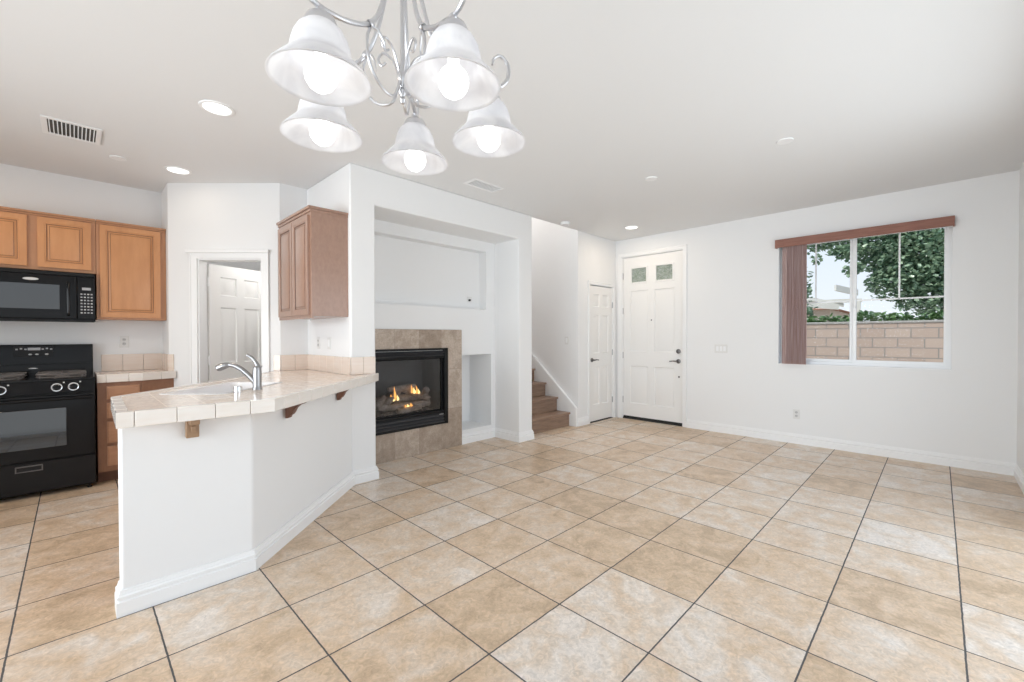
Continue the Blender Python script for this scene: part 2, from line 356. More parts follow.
def sweep(path, prof, left=True, z=0.0):
    """profile (offset, height) swept along plan path with mitred corners; offset goes to the left/right of travel"""
    P = [Vector((p[0], p[1])) for p in path]; n = len(P); s = 1 if left else -1; mit = []
    for i in range(n):
        d = []
        if i > 0: d.append((P[i]-P[i-1]).normalized())
        if i < n-1: d.append((P[i+1]-P[i]).normalized())
        ns = [Vector((-q.y, q.x))*s for q in d]
        m = sum(ns, Vector((0, 0))).normalized(); mit.append(m/m.dot(ns[0]))
    k = len(prof); vs = [(P[i].x+mit[i].x*o, P[i].y+mit[i].y*o, z+h) for i in range(n) for o, h in prof]
    fs = [(i*k+j, i*k+(j+1) % k, (i+1)*k+(j+1) % k, (i+1)*k+j) for i in range(n-1) for j in range(k)]
    fs += [tuple(range(k)), tuple((n-1)*k+j for j in range(k))]
    return MB().add(vs, fs)
BASE = [(0, 0), (0.018, 0), (0.018, 0.066), (0.0115, 0.070), (0.0115, 0.077), (0.0155, 0.081), (0.0155, 0.090), (0.0085, 0.096), (0.0085, 0.102), (0.006, 0.106), (0.005, 0.116), (0, 0.118)]
def catmull(pts, n=8):
    P = [Vector(p) for p in pts]; P = [2*P[0]-P[1]]+P+[2*P[-1]-P[-2]]; out = []
    for i in range(1, len(P)-2):
        for k in range(n):
            t = k/n; a, b, c, d = P[i-1:i+3]
            out.append(0.5*((2*b)+(c-a)*t+(2*a-5*b+4*c-d)*t*t+(3*b-a-3*c+d)*t**3))
    out.append(P[-2]); return out

CH = 2.82     # ceiling height
XR = 6.12     # right wall face
YE = 3.70     # entry wall face
# ------------------------------------------------------------------ the room shell
fl = MB().prism([(-2.4, -0.52), (XR, -0.52), (XR, 3.72), (5.12, 3.72), (5.12, 6.0), (0.6, 7.0), (-2.4, 6.0)], -0.08, 0)
struct('floor', fl, M['floor'], 'beige mottled square stone tile floor with dark joints', 'floor', smooth=False)
ce = MB().prism([(-2.6, -0.7), (6.4, -0.7), (6.4, 4.4), (5.15, 4.4), (5.15, 3.70), (4.07, 3.70), (4.07, 7.0), (-2.6, 7.0)], CH, CH+0.25)
struct('ceiling', ce, M['ceil'], 'smooth white ceiling over the whole room', 'ceiling', smooth=False)

# right wall: u from far (y=3.7) to near (y=-0.52), seen from the room left to right
mxR = frame3((XR, 4.2, 0), (0, -1, 0))
WIN = (0.955, 2.475)    # sill, head
wr = wallp(4.2+0.7, CH, 0.20, [(4.2-3.59, 4.2-2.60, 0, 2.55), (4.2-1.41, 4.2+0.09, *WIN)], mxR)
struct('wall_right', wr, M['wall'], 'white right wall with the window and the entry door', 'wall', smooth=False)
# entry (closet) wall
mxE = frame3((5.10, YE, 0), (1, 0, 0))
struct('wall_entry', wallp(1.02, CH, 0.12, [(0.29, 0.945, 0, 2.085)], mxE), M['wall'], 'narrow white wall holding the closet door', 'wall', smooth=False)
struct('wall_closet_back', MB().box(5.2, 6.12, 4.3, 4.4, 0, CH), M['wall'], 'white wall at the back of the entry closet', 'wall', smooth=False)
struct('wall_stair_right', MB().box(5.10, 5.20, 3.821, 8.0, 0, 5.2).box(5.10, 5.20, 3.70, 3.82, CH+0.001, 5.2), M['wall'], 'white wall along the right side of the stairs', 'wall', smooth=False)
struct('wall_stair_back', MB().box(4.0, 5.2, 8.0, 8.1, 0, 5.2), M['wall'], 'white wall at the far end of the stairwell', 'wall', smooth=False)
struct('wall_stair_upper', MB().box(4.07, 5.2, 3.60, 3.70, CH+0.25, 5.2), M['wall'], 'white upper wall above the stair opening', 'wall', smooth=False)
struct('ceiling_stairwell', MB().box(3.9, 5.3, 3.6, 8.1, 5.2, 5.3), M['ceil'], 'white ceiling high above the stairs', 'ceiling', smooth=False)

# fireplace wall : thick block with media niche
yF, yN = 3.66, 4.09
fw_ = wallp(4.07-1.70, CH, 1.09, [(1.935-1.70, 3.83-1.70, 0, 2.495)], frame3((1.70, yF, 0), (1, 0, 0)))
struct('wall_stair_left', MB().box(3.83, 4.07, 4.751, 8.0, 0, 5.2).box(3.83, 4.07, yF, 4.751, CH+0.001, 5.2), M['wall'], 'white wall along the left side of the stairs', 'wall', smooth=False)
struct('wall_fireplace', fw_, M['wall'], 'white fireplace wall with two piers and a deep media niche', 'wall', bevel=0.012, smooth=True)
mxN = frame3((1.935, yN, 0), (1, 0, 0))
N0 = 1.935
nb = wallp(3.83-N0, 2.495, 0.10, [(0.02, 3.68-N0, 1.64, 2.37), (3.285-N0, 3.76-N0, 0.165, 1.077), (2.08-N0, 3.03-N0, 0.30, 1.14)], mxN)
struct('wall_niche', nb, M['wall'], 'white recessed wall behind the fireplace with two openings', 'wall', smooth=False)
rb = MB().box(1.94, 3.70, 4.22, 4.24, 1.60, 2.42).box(3.68, 3.70, 4.19, 4.24, 1.60, 2.42).box(1.94, 3.70, 4.19, 4.24, 1.60, 1.64).box(1.94, 3.70, 4.19, 4.24, 2.37, 2.42)
rb.box(3.20, 3.83, 4.52, 4.55, 0, 1.3).box(3.16, 3.285, 4.19, 4.55, 0.0, 1.3).box(3.76, 3.83, 4.19, 4.55, 0, 1.3).box(3.16, 3.83, 4.19, 4.55, 1.077, 1.3).box(3.16, 3.83, 4.19, 4.55, 0, 0.165)
struct('wall_niche_back', rb, M['wall'], 'white back surfaces of the two niche recesses', 'wall', smooth=False)

# kitchen side
struct('wall_kitchen_end', MB().prism([(1.438, 4.642), (1.72, 4.642), (1.72, 4.80), (1.53, 4.80)], 0, CH), M['wall'], 'short white wall at the corner beside the hanging cabinet', 'wall', smooth=False)
L45 = 0.779*math.sqrt(2)
s45 = math.sqrt(0.5)
mxP = frame3((0.66, 5.42, 0), (s45, -s45, 0))
oL, oR = 0.865, 1.312
hx0, hx1 = (oL-0.66)/s45, (oR-0.66)/s45
struct('wall_pantry', wallp(L45, CH, 0.115, [(hx0, hx1, 0, 2.075)], mxP), M['wall'], 'white angled wall around the pantry door', 'wall', smooth=False)
struct('wall_kitchen_return', MB().prism([(0.66, 5.42), (0.741, 5.501), (0.741, 6.0), (0.66, 6.0)], 0, CH), M['wall'], 'narrow white return wall beside the tall cabinet', 'wall', smooth=False)
struct('wall_kitchen', MB().box(-2.4, 0.66, 5.84, 6.0, 0, CH), M['wall'], 'white kitchen wall behind the stove', 'wall', smooth=False)
struct('wall_pantry_inner', MB().prism([(0.74, 6.9), (0.74, 7.0), (2.7, 7.0), (2.7, 4.75), (2.6, 4.75), (2.6, 6.9)], 0, CH).box(0.66, 0.74, 6.0, 7.0, 0, CH), M['wall'], 'white walls inside the pantry', 'wall', smooth=False)
# left & rear walls, behind the camera
mxL = frame3((-2.4, -0.7, 0), (0, 1, 0))
struct('wall_left', wallp(6.7, CH, 0.15, [(0.9, 4.9, 0.40, 2.3)], mxL), M['wall'], 'white left wall with an added, unseen window opening', 'wall', smooth=False)
mxB = frame3((6.3, -0.52, 0), (-1, 0, 0))
struct('wall_rear', wallp(8.7, CH, 0.15, [(6.3-4.4, 6.3+1.3, 0, 2.35)], mxB), M['wall'], 'white wall at the right edge, running back past the camera', 'wall', smooth=False)
d4 = sthing('added_door_4', 'white framed sliding glass door, unseen, added behind the camera for daylight', 'door', (2.3, -0.6, 0))  # unseen opening, added so daylight can enter from behind the camera
fb = MB()
for a in (-1.3, 0.11, 1.52, 2.93, 4.34): fb.box(a, a+0.06, -0.62, -0.56, 0.0, 2.35)
fb.box(-1.3, 4.4, -0.62, -0.56, 0, 0.06).box(-1.3, 4.4, -0.62, -0.56, 2.29, 2.35)
obj('door_frame', fb, M['vinyl'], d4, bevel=0.004)
obj('glass_pane', MB().box(-1.25, 4.35, -0.593, -0.587, 0.05, 2.3), M['glass'], d4)
w2 = sthing('added_window_2', 'white framed window, unseen, added in the left wall for side light', 'window', (-2.47, 2.6, 0.95))  # unseen opening, added to carry fill light across to the right wall
fb = MB().box(-2.50, -2.44, 0.2, 4.2, 0.40, 0.45).box(-2.50, -2.44, 0.2, 4.2, 2.25, 2.3)
for a in (0.2, 2.175, 4.15): fb.box(-2.50, -2.44, a, a+0.05, 0.40, 2.3)
obj('window_frame', fb, M['vinyl'], w2, bevel=0.004)
obj('glass_pane', MB().box(-2.473, -2.467, 0.25, 4.15, 0.45, 2.25), M['glass'], w2)

# peninsula half wall
hw = MB().prism([(0.145, 2.712), (0.693, 2.712), (1.712, 3.664), (1.70, 3.80), (0.650, 2.832), (0.145, 2.832)], 0, 0.90)
struct('wall_peninsula', hw, M['wall'], 'white angled half wall carrying the tiled counter', 'wall', bevel=0.010)

# baseboards
def bb(name, path, left, label):
    struct(name, sweep(path, BASE, left), M['trim'], label, 'baseboard', sharp=25)
bb('baseboard_right', [(XR, 2.545), (XR, -0.52)], False, 'long white moulded baseboard along the right wall under the window')
bb('baseboard_entry', [(5.102, 3.76), (5.102, YE), (5.345, YE)], False, 'short white baseboard left of the closet door')
bb('baseboard_niche', [(3.267, yN), (3.83, yN), (3.83, yF), (4.07, yF), (4.07, 3.80)], False, 'white baseboard around the niche and right pier')
bb('baseboard_peninsula', [(1.935, yN-0.01), (1.935, yF), (1.716, yF), (0.693, 2.712), (0.145, 2.712), (0.145, 2.832)], True, 'white moulded baseboard around the peninsula')
bb('baseboard_rear', [(XR, -0.52), (4.42, -0.52)], False, 'white baseboard on the wall at the right edge')
bb('baseboard_pantry', [(0.69, 5.39), (0.795, 5.285)], True, 'short baseboard beside the pantry door') if False else None

# ------------------------------------------------------------------ doors
def casing(W, H, w, t, mx, head=0.0):
    mb = MB()
    mb.merge(wallp(W+2*w, H+w, t, [(w, w+W, 0, H)], Matrix.Translation((-w, -t, 0))))
    mb.merge(wallp(W+2*w+0.008, H+w+0.004, t+0.006, [(0.018, W+2*w-0.010, 0, H+w-0.014)], Matrix.Translation((-w-0.004, -t-0.006, 0))))
    if head: mb.box(-w-0.03, W+w+0.012, -t-0.02, 0, H+w*0.75, H+w+head)
    return mb.xf(mx)
def jamb(W, H, T, mx, t=0.012):
    return wallp(W, H, T, [(t, W-t, 0, H-t)], mx)
def mk(m, mx): return m.xf(mx)
def lever_set(parent, x, z, mx, dirn, name='door_handle', y0=0.0):
    h = MB().lathe([(0.0, 0), (0.030, 0), (0.033, 0.004), (0.030, 0.012), (0.013, 0.016), (0.011, 0.045), (0, 0.045)], (0, 0, 0), 20, Matrix.Rotation(PI/2, 4, 'X'))
    h.tube(catmull([(0, -0.04, 0), (dirn*0.02, -0.048, 0), (dirn*0.06, -0.05, 0.004), (dirn*0.115, -0.046, -0.002)], 5), [0.011]*5+[0.010]*5+[0.008]*6, 10)
    h.xf(mx @ Matrix.Translation((x, y0, z)))
    return obj(name, h, M['nickeld'], parent, 'dark nickel lever handle')
PD = [(0.010, 0.013), (0.020, 0.013), (0.050, 0.004)]
# entry door
W, H = 0.99, 2.55
mx = frame3((XR, 3.59, 0), (0, -1, 0))
d1 = sthing('door_1', 'tall white panelled entry door with two small glass lights', 'door', (XR, 3.1, 0))
obj('door_casing', casing(W, H, 0.05, 0.014, mx), M['trim'], d1, bevel=0.003)
obj('door_jamb', jamb(W, H, 0.18, mx), M['trim'], d1)
Lx = lambda y: 3.565-y
leafm = mx @ Matrix.Translation((0.014, 0.03, 0.045))
zz = 0.045
rows = [(0.25-zz, 0.835-zz), (1.065-zz, 2.01-zz)]
cols = [(0.118, 0.425), (0.52, 0.83)]
rects = [(a, b, c, d) for a, b in cols for c, d in rows]
lites = [(0.140, 0.395, 2.135-zz, 2.36-zz), (0.545, 0.808, 2.135-zz, 2.36-zz)]
lw, lh = 0.962, 2.49
# leaf with moulded panels and two openings for the lights
leaf = panelled(lw, lh, 0.04, rects+lites, PD, leafm)
# remove panel faces inside lights: rebuild without them
def panelled_lites(W, H, T, rects, lites, prof, mx):
    mb = panelled(W, H, T, rects+lites, prof, Matrix.Identity(4)); keep = []
    for f in mb.f:
        c = [sum(mb.v[i][k] for i in f)/len(f) for k in range(3)]
        if any(a < c[0] < b and z0 < c[2] < z1 for a, b, z0, z1 in lites): continue
        keep.append(f)
    mb.f = keep
    for a, b, c, d in lites:
        mb.add([(a, 0, c), (b, 0, c), (b, 0, d), (a, 0, d), (a, T, c), (b, T, c), (b, T, d), (a, T, d)], [(0, 1, 5, 4), (1, 2, 6, 5), (2, 3, 7, 6), (3, 0, 4, 7)])
    return mb.xf(mx)
lf = obj('door_leaf', panelled_lites(lw, lh, 0.04, rects, lites, PD, leafm), M['door'], d1, sharp=20)
def textured_glass():
    m = bpy.data.materials.new('obscure_garden_glass'); m.use_nodes = True
    n, l = m.node_tree.nodes, m.node_tree.links; b = n['Principled BSDF']
    g = n.new('ShaderNodeNewGeometry'); v = n.new('ShaderNodeTexVoronoi'); v.inputs['Scale'].default_value = 60; l.new(g.outputs['Position'], v.inputs['Vector'])
    bp = n.new('ShaderNodeBump'); bp.inputs['Strength'].default_value = 1.0; bp.inputs['Distance'].default_value = 0.01; l.new(v.outputs['Distance'], bp.inputs['Height']); l.new(bp.outputs[0], b.inputs['Normal'])
    r = n.new('ShaderNodeValToRGB'); r.color_ramp.elements[0].color = (0.25, 0.30, 0.22, 1); r.color_ramp.elements[1].color = (0.72, 0.78, 0.70, 1); l.new(v.outputs['Color'], r.inputs[0]); l.new(r.outputs[0], b.inputs['Base Color'])
    b.inputs['Transmission Weight'].default_value = 0.55; b.inputs['Roughness'].default_value = 0.12; return m
M['obscure'] = textured_glass()
for a, b, c, d in lites:
    fm = MB(); q = 0.018
    fm.merge(wallp(b-a+2*q, d-c+2*q, 0.028, [(q+0.006, b-a+q-0.006, q+0.006, d-c+q-0.006)], Matrix.Translation((a-q, -0.008, c-q))))
    fr = obj('light_frame', fm.xf(leafm), M['door'], lf, bevel=0.003)
    obj('textured_glass', MB().box(a, b, 0.012, 0.018, c, d).xf(leafm), M['obscure'], lf, 'small pebbled green-grey glass light')
lever_set(lf, 0.895, 0.935-zz, leafm, -1)
db = MB().lathe([(0, 0), (0.030, 0), (0.034, 0.006), (0.030, 0.020), (0.016, 0.024), (0, 0.024)], (0, 0, 0), 20, Matrix.Rotation(PI/2, 4, 'X')).box(-0.004, 0.004, -0.040, -0.02, -0.018, 0.018)
obj('deadbolt', db.xf(leafm @ Matrix.Translation((0.895, 0, 1.08-zz))), M['nickeld'], lf, 'round dark nickel deadbolt')
obj('door_stop', MB().lathe([(0, 0), (0.012, 0), (0.014, 0.010), (0, 0.012)], (0, 0, 0), 14, Matrix.Rotation(PI/2, 4, 'X')).xf(leafm @ Matrix.Translation((0.905, 0, 0.71-zz))), M['nickeld'], lf)
obj('peephole', MB().lathe([(0, 0.002), (0.005, 0.004), (0.010, 0.004), (0.011, 0)], (0, 0, 0), 14, Matrix.Rotation(PI/2, 4, 'X')).xf(leafm @ Matrix.Translation((0.475, 0, 1.545-zz))), M['nickeld'], lf)
for hz in (0.25, 0.95, 1.65, 2.2):
    obj('hinge', MB().tube([(0.010, 0.02, hz), (0.010, 0.02, hz+0.10)], 0.008, 8).xf(mx), M['nickel'], d1)
obj('threshold', MB().box(0, W, 0.02, 0.2, 0, 0.02).xf(mx), M['dark'], d1, 'dark threshold strip')
obj('door_sweep', MB().box(0.014, W-0.014, 0.035, 0.065, 0.02, 0.045).xf(mx), M['dark'], d1)

def six_panel(W, H):
    s = 0.17*W; m_ = 0.13*W; a0, a1, b0, b1 = s, (W-m_)/2, (W+m_)/2, W-s
    zr = [(0.118*H, 0.40*H), (0.50*H, 0.785*H), (0.845*H, 0.94*H)]
    return [(a, b, c, d) for a, b in ((a0, a1), (b0, b1)) for c, d in zr]
# closet door
W, H = 0.655, 2.085
mx = frame3((5.39, YE, 0), (1, 0, 0))
d2 = sthing('door_2', 'narrow white six-panel closet door left of the entry door', 'door', (5.72, YE, 0))
cs = casing(W, H, 0.042, 0.014, mx)
obj('door_casing', cs, M['trim'], d2, bevel=0.003)
obj('door_jamb', jamb(W, H, 0.12, mx), M['trim'], d2)
lm = mx @ Matrix.Translation((0.014, 0.012, 0.018))
lf = obj('door_leaf', panelled(0.627, 2.045, 0.035, six_panel(0.627, 2.045), PD, lm), M['door'], d2, sharp=20)
lever_set(lf, 0.062, 0.925, lm, 1)
for hz in (0.25, 1.0, 1.75):
    obj('hinge', MB().tube([(W-0.012, 0.004, hz), (W-0.012, 0.004, hz+0.09)], 0.007, 8).xf(mx), M['nickel'], d2)
obj('threshold', MB().box(0, W, 0.0, 0.12, 0, 0.006).xf(mx), M['dark'], d2)
# pantry door, standing open into the pantry
Wp = hx1-hx0; Hp = 2.075
mx = mxP @ Matrix.Translation((hx0, 0, 0))
d3 = sthing('door_3', 'white six-panel pantry door standing open in the angled wall', 'door', (1.09, 4.99, 0))
obj('door_casing', casing(Wp, Hp, 0.07, 0.016, mx, head=0.012), M['trim'], d3, bevel=0.003)
obj('door_jamb', jamb(Wp, Hp, 0.115, mx), M['trim'], d3)
hinge = mx @ Vector((0.035, 0.115, 0))
dv = Vector((0.92, 0.387, 0)).normalized()
lm = frame3((hinge.x, hinge.y, 0.015), dv)
lf = obj('door_leaf', panelled(0.66, 2.03, 0.035, six_panel(0.66, 2.03), PD, lm), M['door'], d3, sharp=20)
for hz in (0.25, 1.0, 1.80):
    obj('hinge', MB().tube([(-0.008, 0.0, hz), (-0.008, 0.0, hz+0.09)], 0.007, 8).box(-0.012, -0.006, 0.002, 0.03, hz, hz+0.09).xf(lm), M['trim'], d3)
lever_set(lf, 0.60, 0.92, lm, -1)
lamp('pantry_fill', 'POINT', (1.8, 5.1, 2.2), 11, (1, 0.97, 0.93), 0.1)  # point fill added to brighten the open pantry door, no fixture

# ------------------------------------------------------------------ window
w1 = sthing('window_1', 'white sliding window looking out on a block wall and trees', 'window', (XR, 0.66, WIN[0]))
y0, y1 = -0.09, 1.41; z0, z1 = WIN
fb = MB(); xf0, xf1 = 6.22, 6.29
def ring(ya, yb, za, zb_, x, t, wy, wz):
    return wallp(yb-ya, zb_-za, t, [(wy, yb-ya-wy, wz, zb_-za-wz)], frame3((x, yb, za), (0, -1, 0)))
fb.merge(ring(y0-0.004, y1+0.004, z0-0.004, z1+0.004, xf0, 0.07, 0.04, 0.044))
obj('window_frame', fb, M['vinyl'], w1, bevel=0.004)
yc = 0.68
def sash(ya, yb, x, wd=0.04):
    return ring(ya, yb, z0+0.036, z1-0.036, x, 0.03, wd, 0.035)
s1 = obj('sash', sash(y0+0.02, yc+0.02, 6.225, 0.035), M['vinyl'], w1, bevel=0.003)
obj('glass_pane', MB().box(6.237, 6.241, y0+0.03, yc, z0+0.05, z1-0.05), M['glass'], s1)
s2 = obj('sash', sash(yc-0.005, y1-0.02, 6.256, 0.055), M['vinyl'], w1, bevel=0.003)
obj('glass_pane', MB().box(6.270, 6.274, yc, y1-0.03, z0+0.05, z1-0.05), M['glass'], s2)
zm = 1.70
for sh, x, ya, yb, ym in ((s1, 6.239, y0+0.04, yc-0.01, 0.305), (s2, 6.272, yc+0.01, y1-0.05, 1.055)):
    obj('muntin_bars', MB().box(x-0.004, x+0.004, ya, yb, zm-0.008, zm+0.008).box(x-0.004, x+0.004, ym-0.008, ym+0.008, zm, z1-0.06), M['vinyl'], sh)
obj('window_latch', MB().box(6.21, 6.228, yc-0.012, yc+0.012, 1.62, 1.68), M['vinyl'], s1, bevel=0.003)
obj('window_sill', MB().box(XR-0.004, 6.219, y0+0.001, y1-0.001, z0-0.004, z0+0.006), M['trim'], w1)

# vertical blind
vb = thing('vertical_blind', 'brown vertical blind gathered left under a reddish wood valance on the window', 'blind', (6.06, 0.66, 0.96))
va = MB().box(6.035, 6.050, -0.105, 1.435, 2.375, 2.472).box(6.05, XR, -0.105, -0.095, 2.375, 2.472).box(6.05, XR, 1.425, 1.435, 2.375, 2.472).box(6.05, XR, -0.105, 1.435, 2.462, 2.472)
obj('valance', va, M['valance'], vb, 'reddish brown wooden valance', bevel=0.003)
obj('head_rail', MB().box(6.065, 6.105, -0.09, 1.42, 2.40, 2.44), M['nickel'], vb, bevel=0.002)
for i in range(11):
    yy = 1.147+i*0.0195; ang = math.radians(50+random.uniform(-4, 4)); mbs = MB(); w_ = 0.044
    sv = [(-w_, 0.0), (-w_*0.5, 0.004), (0, 0.0055), (w_*0.5, 0.004), (w_, 0.0)]
    pts = [(p, q) for p, q in sv]+[(p, q-0.0016) for p, q in sv[::-1]]
    mbs.prism(pts, 0, 1.43)
    mbs.xf(Matrix.Translation((6.088, yy, 0.962)) @ Matrix.Rotation(ang, 4, 'Z'))
    obj('slat', mbs, M['slat'], vb)
obj('blind_wand', MB().tube([(6.045, 1.11, 2.38), (6.045, 1.108, 1.5), (6.045, 1.105, 1.05)], 0.0035, 6), M['slat'], vb)

# ------------------------------------------------------------------ staircase
st = thing('staircase', 'brown wooden stairs rising behind the fireplace wall', 'stairs', (4.6, 3.8, 0))
rise, run = 0.200, 0.226
for k in range(9):
    y = 3.825+k*run; z = k*rise
    obj('riser', MB().box(4.075, 5.055, y, y+0.02, z, z+rise-0.03), M['stair'], st)
    obj('tread', MB().box(4.075, 5.055, y-0.03, y+run+0.02, z+rise-0.03, z+rise), M['stair'], st, bevel=0.008)
cr_ = MB()
a, b = (3.745, 0.262), (3.745+8*run, 0.262+8*rise*0.995)
sk = [(3.705, 0.0), (3.705, 0.262+0.0), (b[0], b[1]+0.035), (b[0]+0.4, b[1]), (b[0]+0.4, 0.0)]
n = len(sk); vs = [(5.058, y, z) for y, z in sk]+[(5.099, y, z) for y, z in sk]
skm = MB().add(vs, [tuple(range(n))[::-1], tuple(range(n, 2*n))]+[(i, (i+1) % n, n+(i+1) % n, n+i) for i in range(n)])
sko = struct('trim_1', skm, M['wall'], 'white skirt panel rising beside the stairs', 'skirt board', smooth=False)
cap = MB().tube([(5.075, 3.712, 0.0), (5.075, 3.712, 0.262)], 0.014, 8).tube([(5.075, 3.712, 0.262), (5.075, b[0], b[1]+0.035)], 0.017, 8)
obj('cap_moulding', cap, M['trim'], sko)

lamp('stairwell_fill', 'POINT', (4.6, 5.4, 4.6), 85, (1, 0.94, 0.88), 0.15)  # point fill added to lift the dark stairwell wall, no fixture

# ------------------------------------------------------------------ fireplace
fp = thing('fireplace', 'black gas fireplace with burning logs set in a stone tile surround', 'fireplace', (2.6, 4.08, 0))
sr = MB()
mxS = frame3((1.937, yN-0.022, 0), (1, 0, 0))
obj('tile_surround', wallp(3.265-1.937, 1.38, 0.021, [(2.06-1.937, 3.048-1.937, 0.298, 1.167)], mxS), M['firetile'], fp, 'brown mottled stone tile surround', bevel=0.003)
# metal front: frame ring
fx0, fx1, fz0, fz1 = 2.06, 3.048, 0.298, 1.167
yf = yN-0.034
fr = MB()
for q in ((fx0, fx0+0.045, fz0, fz1), (fx1-0.045, fx1, fz0, fz1), (fx0, fx1, fz0, fz0+0.022), (fx0, fx1, fz1-0.022, fz1)): fr.box(q[0], q[1], yf, yN+0.05, q[2], q[3])
fr.box(fx0+0.045, fx1-0.045, yf+0.006, yN+0.05, 0.425, 0.45).box(fx0+0.045, fx1-0.045, yf+0.006, yN+0.05, 1.06, 1.08)
obj('metal_frame', fr, M['blacksoft'], fp, bevel=0.003)
for k, (zb, h) in enumerate([(0.322, 0.026), (0.356, 0.026), (0.390, 0.028), (1.085, 0.024), (1.115, 0.024)]):
    lv = MB().add([(fx0+0.045, yf+0.004, zb), (fx1-0.045, yf+0.004, zb), (fx1-0.045, yf+0.03, zb+h), (fx0+0.045, yf+0.03, zb+h), (fx0+0.045, yf+0.012, zb-0.004), (fx1-0.045, yf+0.012, zb-0.004), (fx1-0.045, yf+0.04, zb+h), (fx0+0.045, yf+0.04, zb+h)],
        [(0, 1, 2, 3), (4, 7, 6, 5), (0, 4, 5, 1), (3, 2, 6, 7), (0, 3, 7, 4), (1, 5, 6, 2)])
    obj('louver', lv, M['louver'], fp)
obj('back_plate', MB().box(fx0+0.03, fx1-0.03, yN+0.045, yN+0.055, fz0+0.01, 0.44), M['dark'], fp)
obj('back_plate', MB().box(fx0+0.03, fx1-0.03, yN+0.045, yN+0.055, 1.07, fz1-0.01), M['dark'], fp)
gf = MB()
for q in ((fx0+0.045, fx0+0.075, 0.45, 1.06), (fx1-0.075, fx1-0.045, 0.45, 1.06), (fx0+0.075, fx1-0.075, 0.45, 0.468), (fx0+0.075, fx1-0.075, 1.045, 1.06)): gf.box(q[0], q[1], yN-0.005, yN+0.02, q[2], q[3])
obj('glass_frame', gf, M['black'], fp, bevel=0.003)
obj('glass_pane', MB().box(fx0+0.07, fx1-0.07, yN+0.004, yN+0.008, 0.46, 1.05), M['fireglass'], fp)
obj('name_plate', MB().box(2.93, 2.985, yf+0.001, yf+0.006, 0.408, 0.414), M['logo'], fp, 'tiny silver plate')
bx = MB(); X0, X1, Y0, Y1, Z0, Z1 = fx0+0.06, fx1-0.06, yN+0.025, yN+0.40, 0.43, 1.07
for q in ((X0-0.01, X0, Y0, Y1, Z0, Z1), (X1, X1+0.01, Y0, Y1, Z0, Z1), (X0, X1, Y1, Y1+0.01, Z0, Z1), (X0, X1, Y0, Y1, Z0-0.01, Z0), (X0, X1, Y0, Y1, Z1, Z1+0.01)): bx.box(*q)
obj('firebox', bx, M['firebox'], fp, smooth=False)
bed = MB(); nx, ny = 26, 9; bvs = []
for i in range(nx):
    for j in range(ny):
        bvs.append((X0+0.04+(X1-X0-0.08)*i/(nx-1), Y0+0.02+0.30*j/(ny-1), Z0+0.055+random.uniform(-0.016, 0.022)-0.05*(abs(i/(nx-1)-0.5)*2)**4-(0.03 if j == 0 else 0)))
obj('ember_bed', bed.add(bvs, [(i*ny+j, (i+1)*ny+j, (i+1)*ny+j+1, i*ny+j+1) for i in range(nx-1) for j in range(ny-1)]), M['ash'], fp, smooth=False)
def log(p0, p1, r, nm='log'):
    p0, p1 = Vector(p0), Vector(p1); n = 9; pts = []; rad = []
    for i in range(n):
        t = i/(n-1); pts.append(p0.lerp(p1, t)+Vector((random.uniform(-1, 1), random.uniform(-1, 1), random.uniform(-1, 1)))*0.007); rad.append(r*random.uniform(0.82, 1.15)*(0.85 if i in (0, n-1) else 1))
    mb = MB().tube(pts, rad, 12); mb.v = [tuple(Vector(v)+Vector([random.uniform(-1, 1)*0.004 for _ in range(3)])) for v in mb.v]
    obj(nm, mb, M['log'], fp, sharp=60)
cx_ = 2.56
log((2.24, 4.20, 0.545), (2.88, 4.19, 0.535), 0.038)
log((2.22, 4.32, 0.60), (2.86, 4.30, 0.61), 0.045)
log((2.34, 4.16, 0.60), (2.60, 4.34, 0.71), 0.034)
log((2.62, 4.34, 0.70), (2.86, 4.15, 0.585), 0.036)
log((2.42, 4.30, 0.715), (2.74, 4.27, 0.735), 0.036)
log((2.80, 4.17, 0.62), (2.90, 4.28, 0.68), 0.040)
log((2.20, 4.16, 0.56), (2.34, 4.24, 0.65), 0.040)
log((2.44, 4.14, 0.50), (2.74, 4.15, 0.505), 0.030)
def flame(x, y, z, h, w, core=False):
    pr = [(0.0, 0), (w*0.8, h*0.12), (w, h*0.28), (w*0.72, h*0.5), (w*0.38, h*0.72), (w*0.15, h*0.9), (0, h)]
    mb = MB().lathe(pr, (0, 0, 0), 10)
    mb.v = [(v[0]+math.sin(v[2]/h*5)*w*0.35, v[1]*0.6, v[2]) for v in mb.v]
    mb.xf(Matrix.Translation((x, y, z)))
    obj('flame', mb, M['flamecore' if core else 'flame'], fp, 'small orange flame')
for a in [(2.40, 4.20, 0.60, 0.08, 0.020), (2.435, 4.19, 0.60, 0.17, 0.016), (2.47, 4.19, 0.60, 0.07, 0.016, True), (2.41, 4.18, 0.60, 0.05, 0.016, True), (2.66, 4.21, 0.66, 0.11, 0.014), (2.685, 4.2, 0.655, 0.075, 0.020, True), (2.72, 4.2, 0.65, 0.10, 0.016), (2.745, 4.2, 0.65, 0.06, 0.014, True), (2.56, 4.13, 0.53, 0.035, 0.018, True), (2.60, 4.13, 0.53, 0.045, 0.016), (2.53, 4.13, 0.53, 0.03, 0.014)]: flame(*a)

# media niche cable outlet
ob = MB().box(3.47, 3.545, 4.212, 4.22, 1.735, 1.80)
tag(obj('cable_outlet', ob, M['plate'], bevel=0.003), 'white cable outlet plate in the upper niche recess', 'outlet')
obj('cable_plug', MB().lathe([(0, 0), (0.013, 0), (0.013, 0.02), (0, 0.02)], (0, 0, 0), 10, Matrix.Rotation(PI/2, 4, 'X')).xf(Matrix.Translation((3.500, 4.212, 1.757))), M['dark'], bpy.data.objects['cable_outlet'], 'small dark plug')

